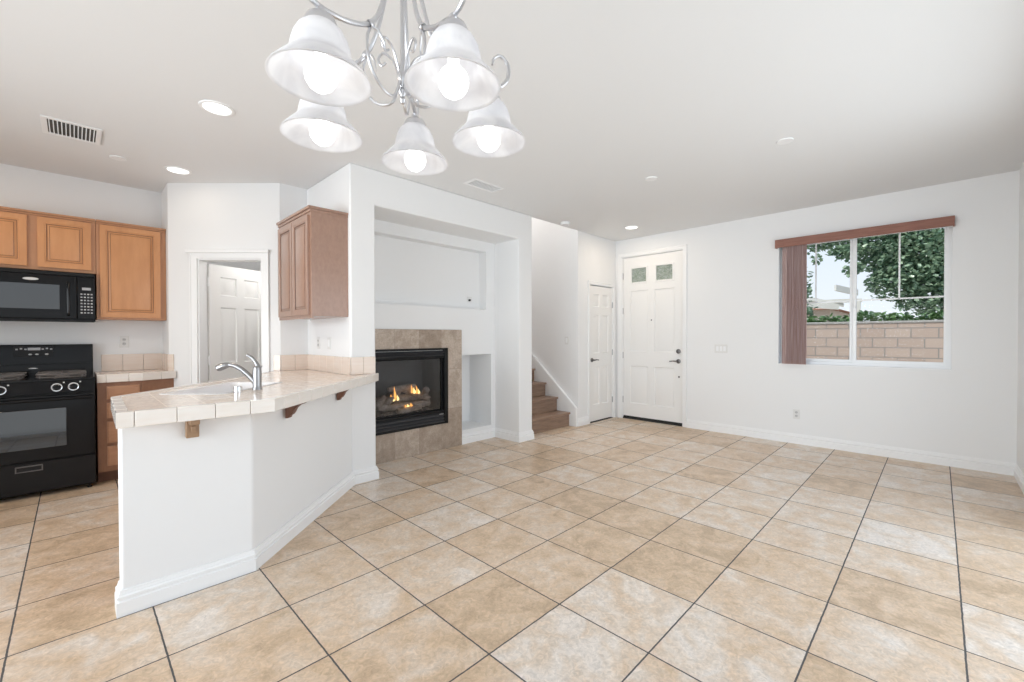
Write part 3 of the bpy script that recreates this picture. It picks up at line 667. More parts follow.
# ------------------------------------------------------------------ peninsula counter
zt, zb = 0.965, 0.897
A = (0.125, 2.560); B = (0.757, 2.545); Cc = (1.952, 3.640)
poly = [A, B, Cc, (1.952, 3.655), (1.698, 3.655), (1.698, 4.637), (1.443, 4.637), (1.385, 4.695), (1.32, 4.60), (0.955, 4.13), (0.475, 3.63), (0.14, 3.28)]
ct = thing('peninsula_countertop', 'beige tiled kitchen counter with white edge tiles on the angled peninsula', 'countertop', (0.9, 3.3, zb))
# sink geometry (45 degree corner sink)
sc = Vector((0.712, 3.350)); su = Vector((s45, s45)); sv_ = Vector((s45, -s45)); sl, sw = 0.325, 0.180
def sp(a, b): q = sc+su*a+sv_*b; return (q.x, q.y)
hole = [sp(-sl, -sw), sp(-sl, sw), sp(sl, sw), sp(sl, -sw)]
def slab_with_hole(poly, hole, z0, z1):
    bm = bmesh.new()
    def ring(P, z): return [bm.verts.new((p[0], p[1], z)) for p in P]
    mb = MB(); 
    for z in (z0, z1):
        b2 = bmesh.new(); ed = []
        for P in (poly, hole):
            vs = [b2.verts.new((p[0], p[1], z)) for p in P]; ed += [b2.edges.new((vs[i], vs[(i+1) % len(vs)])) for i in range(len(vs))]
        bmesh.ops.triangle_fill(b2, use_beauty=True, edges=ed)
        b2.verts.index_update(); mb.add([v.co for v in b2.verts], [[v.index for v in f.verts] for f in b2.faces]); b2.free()
    for P in (poly, hole):
        n = len(P); mb.add([(p[0], p[1], z0) for p in P]+[(p[0], p[1], z1) for p in P], [(i, (i+1) % n, n+(i+1) % n, n+i) for i in range(n)])
    bm.free(); return mb
def inset(P, d):   # shrink the visible front edges a little so edge tiles sit proud
    return P
poly_in = [(0.142, 2.577), (0.750, 2.562), (1.930, 3.645), (1.930, 3.655)]+poly[4:9]+[(0.965, 4.115), (0.485, 3.615), (0.157, 3.27)]
obj('tile_top', slab_with_hole(poly_in, hole, zb+0.006, zt-0.001), M['ctop'], ct, smooth=False)
def edge_tiles(path, step, z0, z1, depth=0.022, gap=0.002, start=0.0, closed=False):
    mb = MB(); P = [Vector(p) for p in path]; n = len(P)
    def mit(i):
        ds = []
        if closed or i > 0: ds.append((P[i]-P[i-1]).normalized())
        if closed or i < n-1: ds.append((P[(i+1) % n]-P[i]).normalized())
        ns = [Vector((-q.y, q.x)) for q in ds]; m = sum(ns, Vector((0, 0))).normalized(); return m/m.dot(ns[0])*depth
    for i in range(n-1):
        p, q = P[i], P[i+1]; d = (q-p); L = d.length; d.normalize(); nrm = Vector((-d.y, d.x))*depth
        cuts = [0.0]; s_ = start.get(i, step) if isinstance(start, dict) else (start if (i == 0 and start) else step)
        while s_ < L-0.03: cuts.append(s_); s_ += step
        cuts.append(L)
        for a_, b_ in zip(cuts[:-1], cuts[1:]):
            e0 = gap/2 if a_ > 0 else 0; e1 = gap/2 if b_ < L else 0
            P0 = p+d*(a_+e0); P1 = p+d*(b_-e1); I0 = P0+nrm if a_ > 0 else p+mit(i); I1 = P1+nrm if b_ < L else q+mit(i+1)
            mb.prism([(P0.x, P0.y), (P1.x, P1.y), (I1.x, I1.y), (I0.x, I0.y)], z0, z1)
    return mb
et = edge_tiles([(1.32, 4.60), (0.955, 4.13), (0.475, 3.63), (0.14, 3.28), A, B, Cc, (1.952, 3.655)], 0.152, zb, zt+0.003, 0.045, start={4: 0.062, 5: 0.09})
obj('edge_tiles', et, M['cedge'], ct, 'cream glazed edge tiles', bevel=0.004)
# corbels under the overhang
def corbel(P, d, label):
    """P on the wall under the slab, d outward plan unit"""
    prof = [(0, 0), (0.12, 0), (0.115, -0.012), (0.085, -0.022), (0.062, -0.042), (0.050, -0.066), (0.040, -0.080), (0.024, -0.090), (0.022, -0.102), (0, -0.104)]
    t = 0.022; side = Vector((-d[1], d[0], 0)); D = Vector((d[0], d[1], 0)); vs = []
    for sg in (-1, 1):
        vs += [Vector(P)+D*a+side*sg*t+Vector((0, 0, b)) for a, b in prof]
    n = len(prof); mb = MB().add(vs, [tuple(range(n)), tuple(range(n, 2*n))[::-1]]+[(i, (i+1) % n, n+(i+1) % n, n+i) for i in range(n)])
    return tag(obj('corbel', mb, M['bronze'], bevel=0.003), label, 'bracket', 'corbels under the peninsula counter')
c1 = thing('corbel', 'tan wooden bracket under the straight front of the counter', 'bracket', (0.415, 2.69, 0.80), 'corbels under the peninsula counter')
obj('bracket_plate', MB().box(0.388, 0.442, 2.660, 2.699, 0.795, 0.896), M['brass'], c1, bevel=0.004)
obj('bracket_arm', MB().box(0.395, 0.435, 2.60, 2.66, 0.868, 0.896).box(0.405, 0.427, 2.648, 2.66, 0.825, 0.855), M['brass'], c1, bevel=0.003)
dd = Vector((0.69, -0.724)).normalized()
for (px, py, lb) in ((0.935, 2.910, 'brown curved bracket under the angled counter, nearer the bend'), (1.485, 3.436, 'brown curved bracket under the angled counter, nearer the pier')):
    corbel((px, py, 0.896), (dd.x, dd.y), lb)

# backsplash on the peninsula
def tiles_on(path, h, z0, step, t=0.010, left=True, joints=True):
    mb = MB()
    for i in range(len(path)-1):
        p, q = Vector(path[i]), Vector(path[i+1]); d = (q-p); L = d.length; d.normalize(); nrm = Vector((-d.y, d.x)) if left else Vector((d.y, -d.x))
        n = max(1, round(L/step)); st_ = L/n
        for k in range(n):
            P0, P1 = p+d*(k*st_+0.001), p+d*((k+1)*st_-0.001); I0, I1 = P0+nrm*t, P1+nrm*t
            mb.prism([(P0.x, P0.y), (P1.x, P1.y), (I1.x, I1.y), (I0.x, I0.y)], z0, z0+h)
    return mb
tag(obj('backsplash', tiles_on([(1.928, 3.659), (1.698, 3.659), (1.698, 4.640), (1.440, 4.640), (1.39, 4.690)], 0.155, zt, 0.152, left=True), M['bsplash'], bevel=0.002),
    'peach tile backsplash strip at the corner of the peninsula counter', 'backsplash')

# sink
sk_ = thing('kitchen_sink', 'white ceramic sink set at an angle into the peninsula counter', 'sink', (sc.x, sc.y, 0.78))
def rrect(a, b, r, z, n=5):
    out = []
    for (cx, cy, a0) in ((a-r, b-r, 0), (-(a-r), b-r, PI/2), (-(a-r), -(b-r), PI), (a-r, -(b-r), 1.5*PI)):
        for k in range(n+1):
            t = a0+PI/2*k/n; x, y = cx+r*math.cos(t), cy+r*math.sin(t); q = sc+su*x+sv_*y; out.append((q.x, q.y, z))
    return out
rings = [rrect(sl+0.016, sw+0.016, 0.03, zt), rrect(sl+0.014, sw+0.014, 0.03, zt+0.003), rrect(sl-0.002, sw-0.002, 0.035, zt+0.003), rrect(sl-0.014, sw-0.014, 0.035, zt-0.01), rrect(sl-0.03, sw-0.03, 0.05, 0.80), rrect(sl-0.08, sw-0.08, 0.05, 0.785), rrect(0.02, 0.02, 0.015, 0.782)]
nr = len(rings[0]); vs = [v for r_ in rings for v in r_]
obj('basin', MB().add(vs, [(i*nr+k, i*nr+(k+1) % nr, (i+1)*nr+(k+1) % nr, (i+1)*nr+k) for i in range(len(rings)-1) for k in range(nr)]+[tuple((len(rings)-1)*nr+k for k in range(nr))]), M['ceramic'], sk_, sharp=60)
obj('drain', MB().lathe([(0, 0.785), (0.02, 0.784), (0.032, 0.787), (0.04, 0.786)], (sc.x, sc.y, 0.002), 20), M['nickel'], sk_)
# faucet
fb_ = Vector((0.822, 3.105))
fa = thing('faucet', 'brushed nickel pull-out kitchen faucet with a raised lever at the sink', 'faucet', (fb_.x, fb_.y, zt))
b3 = Vector((fb_.x, fb_.y, zt))
obj('body', MB().lathe([(0, 0), (0.029, 0), (0.029, 0.006), (0.0255, 0.012), (0.0245, 0.05), (0.0255, 0.10), (0.0245, 0.128), (0, 0.128)], b3, 24), M['nickel'], fa)
obj('top_cap', MB().lathe([(0, 0.129), (0.023, 0.129), (0.024, 0.136), (0.018, 0.148), (0.010, 0.156), (0, 0.158)], b3, 24), M['nickel'], fa)
Rv = Vector((rt.x, rt.y, 0))
sd = (Vector((-0.80, 0.60, 0))).normalized()
spts = catmull([b3+sd*0.004+Vector((0, 0, 0.035)), b3+sd*0.045+Vector((0, 0, 0.085)), b3+sd*0.10+Vector((0, 0, 0.135)), b3+sd*0.155+Vector((0, 0, 0.158)), b3+sd*0.20+Vector((0, 0, 0.150)), b3+sd*0.235+Vector((0, 0, 0.135))], 5)
nsp = len(spts)
obj('spout', MB().tube(spts[:17], [0.018-0.003*min(1, i/8) for i in range(17)], 14), M['nickel'], fa)
obj('spray_head', MB().tube(spts[16:], [0.0155, 0.018, 0.020, 0.0215, 0.0225, 0.0225, 0.0225, 0.0225, 0.021, 0.017][:nsp-16], 14), M['nickel'], fa)
hp = [b3+Vector((0, 0, 0.145))-sd*0.005, b3+sd*0.012+Vector((0, 0, 0.180)), b3+sd*0.035+Vector((0, 0, 0.205)), b3+sd*0.062+Vector((0, 0, 0.221))]
hp = catmull(hp, 5)
obj('lever', MB().tube(hp, [0.014-0.006*i/(len(hp)-1) for i in range(len(hp)-3)]+[0.009, 0.010, 0.007], 12), M['nickel'], fa)
obj('back_fin', MB().tube([b3+Vector((0, 0, 0.132))-sd*0.018, b3+Vector((0, 0, 0.150))-sd*0.030], [0.006, 0.003], 8), M['nickel'], fa)
ap = Vector((0.690, 2.998))
tag(obj('air_gap_cap', MB().lathe([(0, 0.0), (0.023, 0.0), (0.023, 0.032), (0.0215, 0.038), (0, 0.039)], (ap.x, ap.y, zt), 20), M['chrome']), 'small chrome air gap cap on the counter left of the faucet', 'cap')

# base cabinets under the peninsula on the kitchen side
def cab_door(W, H, mx, frame=0.055, t=0.02):
    return panelled(W, H, t, [(frame, W-frame, frame, H-frame)], [(0.003, 0.003), (0.010, 0.004), (0.013, 0.011), (0.022, 0.011), (0.030, 0.006), (0.048, 0.002)], mx, back=False)
M['glaze'] = mat('dark_wood_glaze', (0.17, 0.075, 0.035), 0.5)
M['glaze2'] = mat('dark_rosy_glaze', (0.13, 0.07, 0.05), 0.5)
def glazed_door(W, H, mx, m, gm, parent, frame=0.042):
    d_ = obj('cabinet_door', cab_door(W, H, mx, frame), m, parent, sharp=20)
    for ins, dep, wd in ((0.0115, 0.0085, 0.0035), (0.030, 0.0058, 0.0028)):
        f = frame+ins
        g_ = wallp(W-2*f, H-2*f, 0.004, [(wd, W-2*f-wd, wd, H-2*f-wd)], mx @ Matrix.Translation((f, dep-0.0012, f)))
        obj('groove_line', g_, gm, d_, 'dark glazed groove', smooth=False)
    return d_
pc = thing('peninsula_cabinet', 'wooden base cabinets on the kitchen side of the peninsula', 'cabinet', (0.8, 3.4, 0))
obj('carcass', MB().prism([(0.30, 2.83), (0.66, 2.83), (1.68, 3.80), (1.68, 4.60), (1.38, 4.60), (0.97, 4.06), (0.50, 3.56), (0.30, 3.22)], 0.0, 0.775), M['rose'], pc, smooth=False)
q = Vector((0.47, 0.50)).normalized()
for k in range(1):
    mq = frame3((0.50, 3.56, 0.12), (-q.x, -q.y, 0)) @ Matrix.Identity(4)
mq = frame3((0.96, 4.055, 0.12), (-q.x, -q.y, 0)) @ Matrix.Translation((0, -0.02, 0))
for k in range(2): obj('cabinet_door', cab_door(0.31, 0.62, mq @ Matrix.Translation((0.01+k*0.325, 0, 0))), M['rose'], pc, sharp=20)

# ------------------------------------------------------------------ hanging cabinet by the pier
hc = thing('wall_cabinet', 'rosy wood wall cabinet hanging beside the pier over the peninsula counter', 'cabinet', (1.53, 4.1, 1.465))
cx0, cx1, cy0, cy1, cz0, cz1 = 1.385, 1.699, 3.70, 4.50, 1.465, 2.385
obj('carcass', MB().box(cx0, cx1, cy0, cy1, cz0+0.01, cz1-0.01), M['rose'], hc, bevel=0.002)
obj('crown', MB().prism([(cx0-0.022, cy0-0.012), (cx1, cy0-0.012), (cx1, cy1), (cx0-0.022, cy1)], cz1-0.022, cz1).prism([(cx0-0.010, cy0-0.006), (cx1, cy0-0.006), (cx1, cy1), (cx0-0.010, cy1)], cz1-0.045, cz1-0.022), M['rose'], hc, bevel=0.003)
obj('bottom_rail', MB().box(cx0-0.001, cx0+0.02, cy0+0.001, cy1-0.001, cz0-0.008, cz0+0.02), M['rose'], hc)
for k in range(2):
    mq = frame3((cx0-0.020, cy1-0.035-k*0.372, cz0+0.02), (0, -1, 0))
    glazed_door(0.362, cz1-cz0-0.09, mq, M['rose'], M['glaze2'], hc)
obj('hook', MB().tube([(cx0+0.004, cy0+0.03, cz0+0.01), (cx0+0.004, cy0+0.03, cz0-0.03)], 0.003, 6), M['nickel'], hc)

# ------------------------------------------------------------------ kitchen wall cabinets
def facecab(name, label, x0, x1, z0, z1, doors, yface=5.552, crown=True):
    t_ = thing(name, label, 'cabinet', ((x0+x1)/2, 5.84, z0), 'wall cabinets over the stove')
    obj('carcass', MB().box(x0, x1, yface, 5.838, z0, z1-0.01), M['honeyf'], t_, bevel=0.002)
    for (a, b, c, d) in doors:
        glazed_door(b-a, d-c, frame3((a, yface-0.02, c), (1, 0, 0)), M['honey'], M['glaze'], t_)
    obj('crown', MB().box(x0, x1, yface-0.022, 5.838, z1-0.018, z1).box(x0, x1, yface-0.010, 5.838, z1-0.034, z1-0.018), M['honeyf'], t_, bevel=0.003)
    return t_
facecab('wall_cabinet', 'honey maple cabinet with two doors above the microwave', -0.64, 0.148, 1.885, 2.387, [(-0.612, -0.275, 1.912, 2.343), (-0.215, 0.117, 1.912, 2.343)])
facecab('wall_cabinet', 'tall honey maple single-door cabinet right of the microwave', 0.150, 0.658, 1.468, 2.387, [(0.175, 0.612, 1.488, 2.345)])

# microwave
mw = thing('microwave', 'black over-the-range microwave under the maple cabinets', 'microwave', (-0.25, 5.84, 1.44))
mx0, mx1, my, mz0, mz1 = -0.632, 0.140, 5.505, 1.443, 1.882
obj('body', MB().box(mx0, mx1, my+0.012, 5.838, mz0, mz1-0.002), M['blacksoft'], mw, bevel=0.004)
obj('vent_grille', MB().box(mx0, mx1, my-0.002, my+0.012, mz1-0.036, mz1-0.004), M['blacksoft'], mw, bevel=0.004)
door_x1 = 0.022
dr = obj('door', MB().box(mx0, door_x1, my-0.012, my+0.012, mz0+0.02, mz1-0.04), M['black'], mw, bevel=0.005)
obj('door_window', MB().box(-0.56, -0.085, my-0.0145, my-0.011, 1.545, 1.76), M['blackglass'], dr, bevel=0.001)
obj('handle', MB().tube(catmull([(-0.032, my-0.012, 1.50), (-0.032, my-0.035, 1.515), (-0.032, my-0.04, 1.64), (-0.032, my-0.035, 1.765), (-0.032, my-0.012, 1.78)], 5), 0.012, 10), M['black'], dr)
lg = MB().ball((-0.254, my-0.0135, 1.800), 0.046, (1, 0.06, 0.27), 24)
obj('logo_badge', lg, M['logo'], dr, 'small silver oval badge')
cp = obj('control_panel', MB().box(door_x1+0.004, mx1, my-0.012, my+0.012, mz0+0.02, mz1-0.04), M['black'], mw, bevel=0.004)
obj('display', MB().box(0.055, 0.112, my-0.0135, my-0.011, 1.725, 1.748), M['mark'], cp)
for i in range(4):
    for j in range(7):
        x = 0.044+i*0.022; z = 1.515+j*0.028
        obj('button', MB().box(x, x+0.013, my-0.0135, my-0.011, z, z+0.011), M['mark' if (i*3+j*5) % 4 else 'plate2'], cp, smooth=False)
obj('bottom_lip', MB().box(mx0+0.01, mx1-0.01, my, my+0.03, mz0-0.006, mz0+0.014), M['blacksoft'], mw)

# ------------------------------------------------------------------ stove
sv = thing('gas_stove', 'black gas range with oven and storage drawer against the kitchen wall', 'stove', (-0.25, 5.5, 0))
sx0, sx1, syf = -0.636, 0.126, 5.22
obj('body', MB().box(sx0, sx1, syf, 5.82, 0.035, 0.935), M['blacksoft'], sv, bevel=0.004)
obj('cooktop', MB().box(sx0-0.003, sx1+0.003, syf-0.01, 5.77, 0.935, 0.958), M['black'], sv, bevel=0.006)
# control panel slope
cpn = MB().add([(sx0, syf-0.025, 0.835), (sx1, syf-0.025, 0.835), (sx1, syf-0.005, 0.950), (sx0, syf-0.005, 0.950), (sx0, syf+0.05, 0.835), (sx1, syf+0.05, 0.835), (sx1, syf+0.05, 0.950), (sx0, syf+0.05, 0.950)],
               [(0, 1, 2, 3), (5, 4, 7, 6), (0, 4, 5, 1), (3, 2, 6, 7), (0, 3, 7, 4), (1, 5, 6, 2)])
obj('front_panel', cpn, M['black'], sv, bevel=0.004)
tilt = Matrix.Rotation(math.radians(80), 4, 'X')
for kx in (-0.505, -0.408, -0.104, -0.007):
    k_ = obj('knob', MB().lathe([(0, 0), (0.026, 0), (0.025, 0.010), (0.021, 0.022), (0, 0.024)], (0, 0, 0), 20).box(-0.005, 0.005, -0.02, 0.02, 0.02, 0.030).xf(Matrix.Translation((kx, syf-0.020, 0.885)) @ tilt), M['black'], sv)
    obj('knob_ring', MB().lathe([(0.027, 0), (0.0335, 0), (0.0335, 0.003), (0.027, 0.004)], (0, 0, 0), 24).xf(Matrix.Translation((kx, syf-0.019, 0.885)) @ tilt), M['chrome'], k_, 'silver ring')
    obj('burner_mark', MB().box(kx+0.036, kx+0.046, syf-0.0135, syf-0.010, 0.918, 0.928), M['plate'], sv)
# oven door
od = obj('oven_door', MB().box(sx0+0.004, sx1-0.004, syf-0.028, syf, 0.300, 0.822), M['black'], sv, bevel=0.006)
obj('oven_window', MB().add([(-0.52, syf-0.040, 0.40), (-0.05, syf-0.040, 0.40), (-0.05, syf-0.029, 0.715), (-0.52, syf-0.029, 0.715), (-0.52, syf-0.02, 0.40), (-0.05, syf-0.02, 0.40), (-0.05, syf-0.02, 0.715), (-0.52, syf-0.02, 0.715)], [(0, 1, 2, 3), (5, 4, 7, 6), (0, 4, 5, 1), (3, 2, 6, 7), (0, 3, 7, 4), (1, 5, 6, 2)]), M['blackglass'], od, bevel=0.002)
obj('handle', MB().tube([(sx0+0.02, syf-0.062, 0.792), (sx1-0.02, syf-0.062, 0.792)], 0.013, 12).box(sx0+0.03, sx0+0.06, syf-0.06, syf-0.02, 0.782, 0.802).box(sx1-0.06, sx1-0.03, syf-0.06, syf-0.02, 0.782, 0.802), M['black'], od)
dw = obj('storage_drawer', MB().box(sx0+0.004, sx1-0.004, syf-0.022, syf, 0.045, 0.288), M['blacksoft'], sv, bevel=0.005)
hh = MB(); hx_, hz_ = -0.262, 0.240
for q in ((hx_-0.075, hx_+0.075, 0.260, 0.268), (hx_-0.075, hx_+0.075, 0.220, 0.226), (hx_-0.075, hx_-0.068, 0.220, 0.268), (hx_+0.068, hx_+0.075, 0.220, 0.268)): hh.box(q[0], q[1], syf-0.030, syf-0.021, q[2], q[3])
obj('drawer_pull', hh, M['nickeld'], dw, bevel=0.001)
obj('pull_recess', MB().box(hx_-0.068, hx_+0.068, syf-0.0235, syf-0.0215, 0.226, 0.260), M['dark'], dw)
for fx in (sx0+0.04, sx1-0.04): obj('foot', MB().lathe([(0, 0), (0.016, 0), (0.016, 0.01), (0.008, 0.012), (0.008, 0.045)], (fx, syf+0.03, 0), 12), M['blacksoft'], sv)
# grates
for gx in (-0.44, -0.075):
    for gy in (5.34, 5.60):
        gr = MB()
        L_ = 0.145; W_ = 0.12; z = 0.992
        lp = [(gx-L_, gy-W_*0.6), (gx-L_*0.7, gy-W_), (gx+L_*0.7, gy-W_), (gx+L_, gy-W_*0.6), (gx+L_, gy+W_*0.6), (gx+L_*0.7, gy+W_), (gx-L_*0.7, gy+W_), (gx-L_, gy+W_*0.6), (gx-L_, gy-W_*0.6)]
        gr.tube([(x, y, z) for x, y in lp], 0.006, 6, False)
        gr.tube([(x, y, z-0.022) for x, y in lp], 0.005, 6, False)
        for a in (-1, 1):
            gr.tube([(gx+a*L_, gy, z), (gx+a*0.035, gy, z+0.002)], 0.005, 6); gr.tube([(gx, gy+a*W_, z), (gx, gy+a*0.035, z+0.002)], 0.005, 6)
            for b_ in (-1, 1): gr.tube([(gx+a*L_*0.85, gy+b_*W_*0.8, 0.957), (gx+a*L_*0.85, gy+b_*W_*0.8, z)], 0.005, 6)
        obj('grate', gr, M['iron'], sv)
        obj('burner', MB().lathe([(0, 0.975), (0.035, 0.975), (0.04, 0.968), (0.05, 0.960), (0.06, 0.957)], (gx, gy, 0), 20), M['iron'], sv)
# backguard
bgm = MB().add([(sx0, 5.755, 0.955), (sx1, 5.755, 0.955), (sx1, 5.755, 1.06), (sx0, 5.755, 1.06), (sx1, 5.772, 1.235), (sx0, 5.772, 1.235), (sx0, 5.83, 0.955), (sx1, 5.83, 0.955), (sx1, 5.83, 1.235), (sx0, 5.83, 1.235)],
               [(0, 1, 2, 3), (3, 2, 4, 5), (7, 6, 9, 8), (5, 4, 8, 9), (0, 3, 5, 9, 6), (1, 7, 8, 4, 2), (0, 6, 7, 1)])
bgd = obj('backguard', bgm, M['black'], sv, bevel=0.004)
obj('lower_trim', MB().box(sx0, sx1, 5.745, 5.757, 1.055, 1.062), M['blacksoft'], bgd)
pn = MB(); yb_ = lambda z: 5.755+(z-1.06)*0.017/0.175
obj('clock_panel', MB().box(-0.375, -0.135, yb_(1.16)-0.004, yb_(1.16)+0.003, 1.125, 1.222), M['blacksoft'], bgd)
for i in range(9):
    x = -0.362+i*0.026
    if 3 <= i <= 5: continue
    obj('button', MB().box(x, x+0.014, yb_(1.19)-0.008, yb_(1.19)-0.003, 1.188+0.006*(i % 2), 1.200+0.006*(i % 2)), M['mark'], bgd, smooth=False)
obj('display', MB().box(-0.290, -0.213, yb_(1.19)-0.008, yb_(1.19)-0.003, 1.185, 1.208), M['mark'], bgd)
for x in (-0.275, -0.235, -0.175): obj('button', MB().ball((x, yb_(1.15)-0.005, 1.148), 0.009, (1.3, 0.4, 0.8), 10), M['plate2'], bgd)
obj('logo_badge', MB().ball((-0.258, 5.752, 1.022), 0.030, (1, 0.08, 0.22), 20), M['logo'], bgd, 'small silver oval badge')

# base cabinet right of the stove and its counter
bc = thing('base_cabinet', 'brown wooden base cabinet with four drawers right of the stove', 'cabinet', (0.4, 5.5, 0), None)
cfy = 5.285
pl = [(0.140, cfy), (0.440, cfy), (0.690, 5.385), (0.655, 5.42), (0.655, 5.838), (0.140, 5.838)]
obj('carcass', MB().prism(pl, 0.10, 0.897), M['oak'], bc, smooth=False)
obj('toe_kick', MB().prism([(0.140, cfy+0.06), (0.44, cfy+0.06), (0.66, 5.43), (0.655, 5.838), (0.140, 5.838)], 0.0, 0.10), M['kick'], bc, smooth=False)
for (c, d) in ((0.745, 0.862), (0.575, 0.715), (0.355, 0.545), (0.150, 0.325)):
    obj('drawer', panelled(0.225, d-c, 0.018, [(0.006, 0.219, 0.006, d-c-0.006)], [(0.006, -0.004)], frame3((0.200, cfy-0.018, c), (1, 0, 0)), back=False), M['drawer'], bc, sharp=20)
kc = thing('kitchen_countertop', 'small beige tiled counter between the stove and the pantry wall', 'countertop', (0.4, 5.5, zb))
pk = [(0.137, 5.262), (0.445, 5.262), (0.715, 5.362), (0.658, 5.42), (0.658, 5.838), (0.137, 5.838)]
obj('tile_top', MB().prism([(0.140, 5.28), (0.440, 5.28), (0.690, 5.375), (0.657, 5.419), (0.657, 5.838), (0.140, 5.838)], zb+0.006, zt-0.001), M['ctop'], kc, smooth=False)
obj('edge_tiles', edge_tiles([(0.137, 5.255), (0.445, 5.255), (0.705, 5.350)], 0.152, zb, zt+0.004, 0.03, start=0.06), M['cedge'], kc, bevel=0.004)
tag(obj('backsplash', tiles_on([(0.695, 5.383), (0.659, 5.419), (0.659, 5.838), (0.185, 5.838)], 0.165, zt, 0.152, left=True), M['bsplash'], bevel=0.002), 'beige tile backsplash strip on the wall right of the stove', 'backsplash')

# ------------------------------------------------------------------ plates on walls
def plate(name, label, mx, kind, grp=None, w=0.072, h=0.115, n=1):
    o = thing(name, label, 'outlet' if kind == 'outlet' else 'light switch', mx.translation, grp)
    ORG[o.name] = mx.translation.copy()
    obj('cover_plate', MB().box(-w/2, w/2, -0.006, 0, -h/2, h/2).xf(mx), M['plate'], o, bevel=0.003)
    if kind == 'outlet':
        for s_ in (-1, 1):
            obj('socket', MB().lathe([(0, 0.0085), (0.015, 0.0085), (0.016, 0.006)], (0, 0, 0), 16, Matrix.Rotation(PI/2, 4, 'X')).xf(mx @ Matrix.Translation((0, 0, s_*0.021))), M['plate2'], o)
            obj('slot', MB().box(-0.007, -0.005, -0.0095, -0.008, s_*0.021-0.004, s_*0.021+0.006).box(0.005, 0.007, -0.0095, -0.008, s_*0.021-0.004, s_*0.021+0.006).xf(mx), M['dark'], o, smooth=False)
    elif kind == 'rocker':
        for k in range(n):
            xx = (k-(n-1)/2)*0.046
            obj('rocker', MB().box(xx-0.016, xx+0.016, -0.010, -0.005, -0.033, 0.033).xf(mx), M['vinyl'], o, bevel=0.002)
    return o
def at_right(y, z): return frame3((XR, y, z), (0, -1, 0))
plate('wall_outlet', 'white outlet low on the right wall under the window', at_right(1.217, 0.357), 'outlet')
plate('light_switch', 'wide white three-gang switch plate between the entry door and the window', at_right(2.085, 1.13), 'rocker', None, 0.165, 0.115, 3)
plate('light_switch', 'white switch plate on the wall above the stairs', frame3((5.10, 3.90, 1.24), (0, -1, 0)) @ Matrix.Identity(4), 'rocker')
mxs = lambda y, z: frame3((1.70, y, z), (0, -1, 0))
plate('wall_outlet', 'white outlet under the hanging cabinet, left of its neighbour', mxs(4.36, 1.24), 'outlet')
plate('light_switch', 'white switch plate under the hanging cabinet, right of the outlet', mxs(4.11, 1.24), 'rocker')
plate('wall_outlet', 'white outlet on the kitchen wall right of the stove', frame3((0.354, 5.84, 1.255), (1, 0, 0)), 'outlet')

# ------------------------------------------------------------------ ceiling fittings
def recessed(x, y, e, label):
    o = thing('recessed_light', label, 'ceiling light', (x, y, CH), 'recessed ceiling lights')
    obj('trim_ring', MB().lathe([(0.078, -0.003), (0.085, -0.008), (0.098, -0.006), (0.101, 0.0), (0.078, 0.0)], (x, y, CH), 36), M['trim'], o)
    obj('diffuser', MB().lathe([(0.0, -0.004), (0.079, -0.004), (0.079, 0.0)], (x, y, CH), 36), M['led'], o)
    l = lamp('can_lamp', 'AREA', (0, 0, -0.015), e, (1.0, 0.83, 0.64), 0.15); l.parent = o
recessed(0.68, 3.42, 3.0, 'round lit recessed light nearest the chandelier')
recessed(0.68, 4.94, 0.6, 'round lit recessed light above the pantry corner')
recessed(5.48, 3.06, 5, 'round lit recessed light in front of the entry door')
recessed(-0.95, 3.42, 9, 'round recessed light added to warm the kitchen floor, unseen beyond the left edge')  # added out of view, warm fill for the kitchen
recessed(-0.95, 4.94, 5, 'round recessed light added to warm the stove side, unseen beyond the left edge')  # second added can, warm fill towards the stove
def disc(x, y, r, h, label, cat):
    o = obj('ceiling_disc' if h < 0.02 else 'smoke_detector', MB().lathe([(r, 0), (r, -h*0.5), (r*0.93, -h), (0, -h)] if h > 0.02 else [(r, 0), (r, -h*0.6), (r*0.97, -h), (0, -h)], (x, y, CH), 32), M['trim'])
    tag(o, label, cat); return o
disc(0.276, 4.96, 0.055, 0.007, 'flat white ceiling cover disc in the kitchen beside the vent', 'cover plate')
disc(3.92, 1.98, 0.055, 0.009, 'flat white ceiling cover disc in the middle of the room', 'cover plate')
disc(3.90, 0.86, 0.055, 0.009, 'flat white ceiling cover disc nearest the window', 'cover plate')
sd_ = disc(4.62, 3.56, 0.065, 0.035, 'round white smoke detector on the ceiling by the stairs', 'smoke detector')
obj('sensor_vent', MB().lathe([(0.028, -0.034), (0.034, -0.038), (0.038, -0.034)], (4.62, 3.56, CH), 24), M['plate2'], sd_)
def vent(x0, x1, y0, y1, label, n, along='x', fr=0.03):
    o = thing('ceiling_vent', label, 'vent', ((x0+x1)/2, (y0+y1)/2, CH), 'ceiling air vents')
    f = MB(); z0_, z1_ = CH-0.007, CH
    f.box(x0, x1, y0, y0+fr, z0_, z1_).box(x0, x1, y1-fr, y1, z0_, z1_).box(x0, x0+fr, y0+fr, y1-fr, z0_, z1_).box(x1-fr, x1, y0+fr, y1-fr, z0_, z1_)
    obj('frame', f, M['trim'], o, bevel=0.002)
    obj('duct_back', MB().box(x0+fr, x1-fr, y0+fr, y1-fr, CH-0.001, CH), M['ventdark'], o)
    for i in range(n):
        t = (i+0.5)/n; xx = x0+fr+(x1-x0-2*fr)*t
        obj('slat', MB().add([(xx-0.004, y0+fr, CH-0.001), (xx-0.004, y1-fr, CH-0.001), (xx+0.002, y1-fr, CH-0.007), (xx+0.002, y0+fr, CH-0.007)], [(0, 1, 2, 3)]), M['trim'], o, smooth=False)
    return o
vent(-0.15, 0.16, 4.37, 4.72, 'white rectangular air vent on the kitchen ceiling at left', 12)
